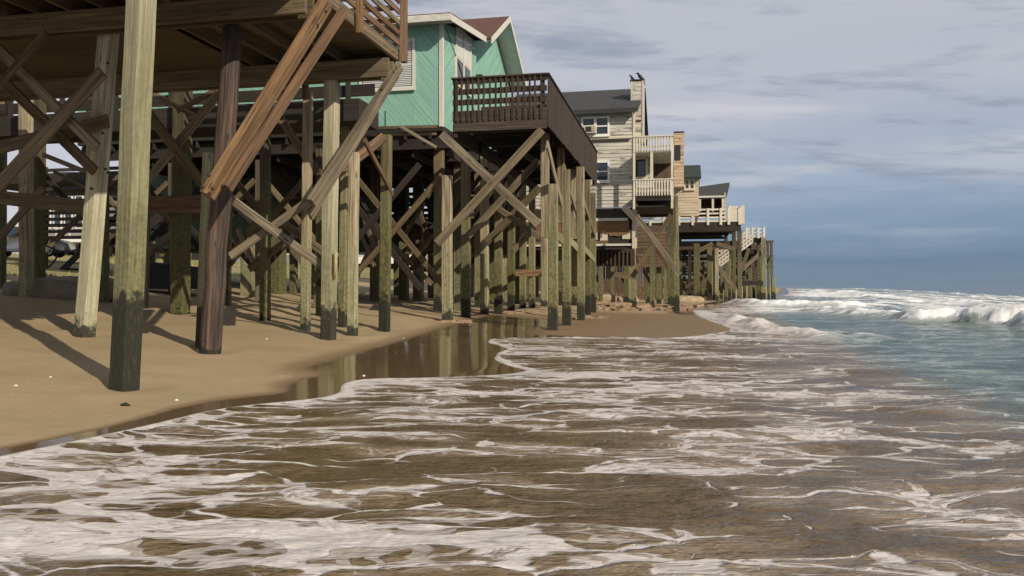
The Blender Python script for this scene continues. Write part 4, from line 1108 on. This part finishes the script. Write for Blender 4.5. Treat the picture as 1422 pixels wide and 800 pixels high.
bag(955,420,2.2,1.2,.6,.1,'bag_tan','flat tan sandbag at the foot of the big olive one')
bag(96,412,2.9,2.0,.75,.15,'bag_shaded','rounded sandbag coloured as sand in shade, beside the thick left pile', None, .35)
mb=MB()
for i in range(420):
    px=random.uniform(815,1005); py=random.uniform(410,432)-(0 if px<960 else 6)
    p=GG(px,py)
    if to_ts(p)[1] > tab(WT,to_ts(p)[0])+.3 or to_ts(p)[0] > 48: continue
    r=random.uniform(.08,.32)*random.random()+.05; vs=[]
    for k in range(8):
        sg=Vector(((k&1)*2-1,((k>>1)&1)*2-1,((k>>2)&1)*2-1)); vs.append(p+Vector((sg.x*r*random.uniform(.6,1.4),sg.y*r*random.uniform(.6,1.2),sg.z*r*.4*random.uniform(.5,1.3))))
    mb.add(vs,[(0,1,3,2),(4,6,7,5),(0,4,5,1),(2,3,7,6),(0,2,6,4),(1,5,7,3)])
tag(mb.build('rubble', M['rubble'], None), 'orange brown clods and broken rubble strewn round the far piles', 'rubble', kind='stuff')
for i,(px,py,l) in enumerate(((628,446,'pale sand clods at the foot of the left pile of the dark deck'),(728,434,'tan clod heap among the inner deck piles'),(822,441,'pale clod at the foot of the far deck piles'))):
    mb=MB()
    for k in range(16):
        p=GG(px+random.uniform(-22,22),py+random.uniform(-2,2)); r=random.uniform(.04,.13)
        vs=[p+Vector((((q&1)*2-1)*r*random.uniform(.8,1.9),(((q>>1)&1)*2-1)*r,(((q>>2)&1)*2-1)*r*.35)) for q in range(8)]
        mb.add(vs,[(0,1,3,2),(4,6,7,5),(0,4,5,1),(2,3,7,6),(0,2,6,4),(1,5,7,3)])
    tag(mb.build('clods', M['rubble'], None), l, 'clods', kind='stuff')

# ================================================================== left background: car, bin, houses, hose, grass
def car():
    c = RR(36, 361, 41); L=4.3; ax=E2.copy(); 
    ax=Vector((.98,.2,0)).normalized(); ay=Vector((-.2,.98,0)); g=c.z
    gzc=gz(c.x,c.y); base=Vector((c.x,c.y,max(gz(c.x-1.5,c.y-.4),gz(c.x+1.5,c.y-.9),gz(c.x-1.5,c.y+1.2),gz(c.x+1.5,c.y+.5))+.01))
    o=empty('parked_car', base, 'silver grey hatchback parked on the grass behind the thick left pile', 'car')
    def P(x,y_,z): return base+ax*x+ay*y_+Vector((0,0,z))
    prof=[(-2.1,.35),(-2.12,.75),(-1.95,1.0),(-1.55,1.38),(-1.1,1.48),(-.2,1.5),(.35,1.42),(1.05,1.0),(1.75,.88),(2.08,.7),(2.12,.35),(1.75,.25),(-1.75,.25)]
    vs=[];n=len(prof)
    for yy,ins in ((-.82,.0),(-.86,.0),(.86,0),(.82,0)):
        for x,z in prof:
            tz=.10*max(0,(z-.95))*1.6; sgn=1 if yy<0 else -1
            k=.96 if abs(yy)<.84 or False else 1
            vs.append(P(x*(1 if abs(yy)==.82 else 1), yy+sgn*tz, z))
    fs=[tuple(range(n)),tuple(range(4*n-1,3*n-1,-1))]
    for r in (0,1,2):
        fs+=[(r*n+i,r*n+(i+1)%n,(r+1)*n+(i+1)%n,(r+1)*n+i) for i in range(n)]
    mb=MB(); mb.add(vs,fs,None,True); mb.build('body', M['carpaint'], o)
    for side in (-1,1):
        mb=MB()
        for q in (((-1.62,1.0),(-1.35,1.34),(-.95,1.40),(-.8,1.40),(-.8,1.0)),((-.7,1.0),(-.7,1.41),(-.1,1.42),(-.1,1.0)),((0,1.0),(0,1.41),(.32,1.36),(.92,1.0))):
            a=[P(x,side*(.88-.16*(z-.95)),z) for x,z in q]; b=[v-ay*side*.03 for v in a]; m_=len(a)
            mb.add(a+b,[tuple(range(m_)),tuple(range(2*m_-1,m_-1,-1))]+[(i,(i+1)%m_,(i+1)%m_+m_,i+m_) for i in range(m_)])
        mb.build('window', M['glass'], o)
    for x in (-1.3,1.3):
        for side in (-1,1):
            mb=MB(); mb.tube(P(x,side*.68,.31),P(x,side*.89,.31),.33,24); w=mb.build('wheel', M['rubber'], o)
            mb=MB(); mb.tube(P(x,side*.885,.31),P(x,side*.905,.31),.07,12)
            for k in range(7):
                a=2*math.pi*k/7; mb.beam(P(x,side*.9,.31), P(x+.22*math.cos(a),side*.9,.31+.22*math.sin(a)), .05,.02,up=ay)
            n_=20
            for k in range(n_):
                a=2*math.pi*k/n_; b=2*math.pi*(k+1)/n_
                mb.beam(P(x+.225*math.cos(a),side*.9,.31+.225*math.sin(a)),P(x+.225*math.cos(b),side*.9,.31+.225*math.sin(b)),.03,.03,up=ay)
            mb.build('rim', M['alloy'], w)
    mb=MB(); mb.add([P(-2.13,-.75,.75),P(-2.13,-.5,.75),P(-2.0,-.5,.98),P(-2.0,-.75,.98),P(-2.0,-.75,.75),P(-2.0,-.5,.75),P(-1.95,-.5,.98),P(-1.95,-.75,.98)],[(0,1,2,3),(4,7,6,5),(0,4,5,1),(3,2,6,7),(0,3,7,4),(1,5,6,2)]); mb.build('tail_lamp', M['lampred'], o)
car()
# black bin lying by the posts
b0=RR(233,394,24); g0=gz(b0.x,b0.y); base=Vector((b0.x,b0.y,max(g0,b0.z-.1)))
mb=MB(); t_,s_=to_ts(base); z=base.z-.05
vs=[W(t_-.4,s_-1.0,z),W(t_-.4,s_+.95,z-.02),W(t_+.5,s_+.95,z),W(t_+.5,s_-1.0,z),W(t_-.5,s_-1.1,z+.85),W(t_-.5,s_+1.1,z+.62),W(t_+.6,s_+1.1,z+.62),W(t_+.6,s_-1.1,z+.85)]
mb.add(vs,[(0,3,2,1),(4,5,6,7),(0,1,5,4),(1,2,6,5),(2,3,7,6),(3,0,4,7)])
bn=mb.build('plastic_bin', M['black'], None, base); tag(bn,'long low black plastic bin on the sand among the rear piles','bin')
MB().beam(W(t_-.53,s_-1.14,z+.86),W(t_-.53,s_+1.14,z+.62),.06,.07).build('lid_edge', M['black'], bn)
# hose
mb=MB(); pts=[]
for a in ((56,338),(68,343),(80,349),(98,349),(112,345)): pts.append(TT(a[0],a[1],14.8))
mb.path(pts,.02,8); pts=[TT(a[0],a[1],14.8) for a in ((81,347),(79,357),(73,366),(66,372),(58,374))]; mb.path(pts,.02,8)
tag(mb.build('hose', M['black'], None), 'black hose drooping in a loop between the left piles', 'hose')
def far_house(px0, px1, pyb, pyt, Y, wallm, label, rows, cols, band=True):
    a=RR(px0,pyb,Y); b=RR(px1,pyt,Y); g=gz((a.x+b.x)/2,Y)
    o=empty('beach_house', Vector(((a.x+b.x)/2,Y,g)), label, 'house')
    def bx(n,m_,x0,x1,y0,y1,z0,z1,par=o):
        mb=MB(); vs=[Vector((x,y_,z)) for x in (x0,x1) for y_ in (y0,y1) for z in (z0,z1)]
        mb.add(vs,[(0,1,3,2),(4,6,7,5),(0,4,5,1),(2,3,7,6),(0,2,6,4),(1,5,7,3)]); return mb.build(n,M[m_],par)
    bx('wall',wallm,a.x,b.x,Y,Y+7,a.z,b.z)
    mb=MB(); xm=(a.x+b.x)/2
    mb.add([Vector((a.x-.4,Y-.4,b.z)),Vector((b.x+.4,Y-.4,b.z)),Vector((b.x+.4,Y+3.5,b.z+2)),Vector((a.x-.4,Y+3.5,b.z+2)),Vector((a.x-.4,Y+7.4,b.z)),Vector((b.x+.4,Y+7.4,b.z))],[(0,1,2,3),(3,2,5,4),(0,3,4),(1,5,2),(0,4,5,1)]); mb.build('roof',M['roofg'],o)
    for r in range(rows):
        for c in range(cols):
            wx=(b.x-a.x)/cols; x0=a.x+wx*(c+.22); x1=a.x+wx*(c+.78); hz=(b.z-a.z)/rows; z0=a.z+hz*(r+.25); z1=a.z+hz*(r+.85)
            w=bx('window','white',x0-.1,x1+.1,Y-.08,Y-.004,z0-.1,z1+.1); bx('pane','glass',x0,x1,Y-.10,Y-.082,z0,z1,w)
    if band:
        bx('deck','white',a.x-1,b.x+1,Y-2.2,Y-.15,a.z-.25,a.z)
        for k in range(6):
            x=a.x-1+(b.x-a.x+2)*k/5; bx('railing_post','cream',x-.06,x+.06,Y-2.2,Y-2.1,a.z+.002,a.z+1.1)
        bx('railing','cream',a.x-1,b.x+1,Y-2.18,Y-2.12,a.z+1.1,a.z+1.2)
    if a.z-g > .3: bx('backdrop','dark',a.x+.5,b.x-.5,Y+1,Y+6,g-.2,a.z-.01)  # dark box added under the house to block the sky
    for k in range(5):
        x=a.x+(b.x-a.x)*k/4; bx('pile','grey_wood',x-.12,x+.12,Y+.2,Y+.44,g-.3,a.z-.004)
        bx('pile','grey_wood',x-.12,x+.12,Y+5.2,Y+5.44,g-.3,a.z-.004)
far_house(58,118,334,262,72,'greywall','grey beach house on short piles with a white deck edge, far behind the left piles',1,4)
far_house(196,262,292,240,86,'white','white beach house with large windows glimpsed between the rear piles',1,5,False)
far_house(560,640,368,318,95,'greywall','low grey beach house far off under the green house',1,5)
far_house(470,560,366,318,88,'white','pale beach house far off between the rear piles of the two stilt houses',1,4,False)
far_house(120,195,352,300,90,'greywall','small grey beach house far behind the two tall left piles',1,4,False)
far_house(330,470,370,315,80,'greywall','long grey beach house in shadow beyond the green house storage room',1,8)
# screens and stairs on the inland side (another weathered structure behind)
st = empty('stair_tower', W(31,-24,gz(*W(31,-24,0).xy)), 'dark slatted timber stair tower inland of the green house', 'stairs')
zg=gz(*W(31,-24,0).xy)
for s_ in (-26.5,-23.5,-20.6):
    for t_ in (29,32): MB().beam(W(t_,s_,zg-.4),W(t_,s_,6.3),.22,.22).build('post',M['pile_dark'],st)
stair(st, 29.3, -26, -21, zg, 6.0, 16, 1.3)
mb=MB()
for k in range(12): mb.box(28.85,28.9,-26.5,-20.6,3.2+k*.26,3.2+k*.26+.14)
mb.build('slat_screen',M['dark'],st)
tsb(st,'landing','dark',28.8,33,-30,-20.4,5.6,6.0)
# grass blades
N=26000
gm=bpy.data.meshes.new('grass'); pts=[]
while len(pts)<N:
    n=60000; X=rng.uniform(-70,-8,n); Y=rng.uniform(26,90,n); Z=ground(X,Y); k=(Z>1.5)&(fbm(X*.25,Y*.25,3,99)>.44)
    pts+=list(zip(X[k],Y[k],Z[k]))
pts=np.array(pts[:N]); an=rng.uniform(0,6.28,N); hh=rng.uniform(.04,.17,N)*np.where((pts[:,0]<-17)&(pts[:,1]<44),.22,1); wd=.03
dx=np.cos(an)*wd; dy=np.sin(an)*wd; lx=rng.normal(0,.08,N); ly=rng.normal(0,.08,N)
V=np.stack([pts+np.stack([dx,dy,0*dx-.02],-1), pts-np.stack([dx,dy,0*dx+.02],-1), pts+np.stack([lx,ly,hh],-1)],1).reshape(-1,3)
gm.from_pydata(V.tolist(),[],[(3*i,3*i+1,3*i+2) for i in range(N)]); gm.update()
m,nt,p=new_mat('grass_blades'); g=NT(nt); c=g.mix(g.mapr(g.noise(g.pos(),.7,4,.7),.4,.62),(.09,.13,.03),(.34,.27,.12)); g.lk(c,p.inputs['Base Color']); p.inputs['Roughness'].default_value=.8
gm.materials.append(m); go=bpy.data.objects.new('grass',gm); col.objects.link(go); tag(go,'patchy yellow green grass on the low dune behind the houses','grass',kind='stuff')
# shells on the sand
for i,(px,py,sz,lab) in enumerate(((22,536,.03,'small pale shell at the far left of the smooth sand'),(70,524,.025,'tiny pale shell left of the tallest pile'),(370,471,.035,'white shell on the sand right of the round dark pole'),(505,522,.03,'white shell by the corner of the foam'),(245,556,.03,'small white shell close to the foam line'),(560,470,.025,'tiny shell near the wet hollow'))):
    p=GG(px,py); mb=MB(); n=9
    vs=[p+Vector((0,0,.004))]+[p+Vector((math.cos(a)*sz,math.sin(a)*sz*.8,.0)) for a in [2*math.pi*k/n for k in range(n)]]+[p+Vector((0,sz*.2,sz*.55))]
    fs=[(0,1+(k+1)%n,1+k) for k in range(n)]+[(1+k,1+(k+1)%n,n+1) for k in range(n)]
    mb.add(vs,fs,None,True); tag(mb.build('shell',M['white'],None,p),lab,'shell','shells lying on the sand')
mb=MB()
for i in range(230):
    px=random.uniform(-20,640); py=random.uniform(440,620); p=GG(px,py)
    if p.z < .06: continue
    r=random.uniform(.004,.013)
    vs=[p+Vector((math.cos(a)*r*random.uniform(.6,1.5),math.sin(a)*r,0)) for a in (0,1.3,2.6,3.9,5.2)]+[p+Vector((0,0,r*.7))]
    mb.add(vs,[(k,(k+1)%5,5) for k in range(5)]+[(4,3,2,1,0)])
tag(mb.build('shell_grit', M['bag_tan'], None), 'scattered tan shell grit on the smooth sand', 'shell grit', kind='stuff')
p=GG(174,564); mb=MB(); mb.path([p+Vector((-.05,0,.01)),p+Vector((0,.01,.02)),p+Vector((.05,0,.008))],[.01,.02,.006],8); tag(mb.build('driftwood',M['pile_dark'],None,p),'small dark driftwood chip below the tallest pile','driftwood')

# ------------------------------------------------------------------ world, sun, camera
EL = math.radians(31); SUNDIR = Vector((.67,-.74,0)).normalized()*math.cos(EL)+Vector((0,0,math.sin(EL)))
w = bpy.data.worlds.new('World'); scene.world = w; w.use_nodes = True; nt = w.node_tree; nt.nodes.clear(); g = NT(nt)
out = g.n('ShaderNodeOutputWorld'); bg = g.n('ShaderNodeBackground'); bg.inputs[1].default_value = .1; g.lk(bg.outputs[0], out.inputs[0])
sky = g.n('ShaderNodeTexSky', sky_type='NISHITA'); sky.sun_disc = False; sky.sun_elevation = EL
sky.sun_rotation = math.atan2(SUNDIR.x, SUNDIR.y)
tc = g.n('ShaderNodeTexCoord').outputs['Generated']
nrm = g.n('ShaderNodeVectorMath', operation='NORMALIZE'); g.lk(tc, nrm.inputs[0]); sep = g.n('ShaderNodeSeparateXYZ'); g.lk(nrm.outputs[0], sep.inputs[0])
z = sep.outputs[2]; zc = g.math('MAXIMUM', z, 0.0)
den = g.math('ADD', zc, .10)
cp = g.n('ShaderNodeCombineXYZ'); g.lk(g.math('DIVIDE', sep.outputs[0], den), cp.inputs[0]); g.lk(g.math('DIVIDE', sep.outputs[1], den), cp.inputs[1])
n1 = g.noise(g.scale(cp.outputs[0], (.55,.9,1)), 1, 7, .56, dist=.4); n2 = g.noise(g.scale(cp.outputs[0], (1.6,3.2,1)), 1, 6, .6, dist=.3); 
n3 = g.noise(g.scale(nrm.outputs[0], (2.0,2.0,16)), 1, 6, .6)
def S(c): return tuple(((x/255)/12.92 if x/255 <= .04045 else ((x/255+.055)/1.055)**2.4)*10 for x in c)
ramp = g.n('ShaderNodeValToRGB'); cr = ramp.color_ramp
zz = g.math('ADD', z, g.math('MULTIPLY', g.math('SUBTRACT', n3, .5), .10))
g.lk(g.mapr(zz, -.05, .45, 0, 1, False), ramp.inputs[0])
stops = [(0.0,(108,130,150)),(.10,(116,138,160)),(.16,(100,127,158)),(.24,(128,151,179)),(.34,(160,174,196)),(.50,(184,188,202)),(.72,(195,197,205)),(1.0,(190,194,206))]
while len(cr.elements) < len(stops): cr.elements.new(.5)
for e, (ps_, c) in zip(cr.elements, stops): e.position = ps_; k = S(c); e.color = (k[0]/10, k[1]/10, k[2]/10, 1)
sc = g.n('ShaderNodeVectorMath', operation='SCALE'); g.lk(ramp.outputs[0], sc.inputs[0]); sc.inputs[3].default_value = 10
c = sc.outputs[0]
lite = g.mapr(n1, .45, .66, 0, .85); c = g.mix(g.math('MULTIPLY', lite, g.mapr(z, .06, .2)), c, S((216,212,214)))
dark = g.mapr(n2, .49, .68, 0, .75); c = g.mix(g.math('MULTIPLY', dark, g.mapr(z, .05, .14)), c, S((142,149,168)))
strk = g.mapr(n3, .52, .64, 0, .75); c = g.mix(g.math('MULTIPLY', strk, g.math('MULTIPLY', g.mapr(z, .03, .10), g.mapr(z, .16, .28, 1, 0))), c, S((198,200,206)))
mix = g.mix(.12, c, sky.outputs[0])
pale = g.math('MULTIPLY', g.mapr(sep.outputs[0], -.05, -.35), g.mapr(z, .35, .05)); mix = g.mix(pale, mix, S((205,206,214)))
g.lk(mix, bg.inputs[0])
sl = bpy.data.lights.new('sun', 'SUN'); sl.energy = 4.9; sl.angle = math.radians(.5); sl.color = (1,.89,.72)
so_ = bpy.data.objects.new('sun', sl); col.objects.link(so_); so_.rotation_euler = (-SUNDIR).to_track_quat('-Z','Y').to_euler()
cam = bpy.data.cameras.new('camera'); cam.sensor_width = 36; cam.lens = F/1422*36; cam.shift_y = -(400-HY)/1422; cam.clip_end = 20000; cam.clip_start = .1
co = bpy.data.objects.new('camera', cam); col.objects.link(co); co.location = (0,0,H); co.rotation_euler = (math.radians(90),0,0); scene.camera = co
for o in bpy.data.objects:
    if '_w' in o: del o['_w']
scene.view_settings.view_transform = 'Standard'; scene.view_settings.look = 'None'; scene.view_settings.exposure = 0; scene.view_settings.gamma = 1
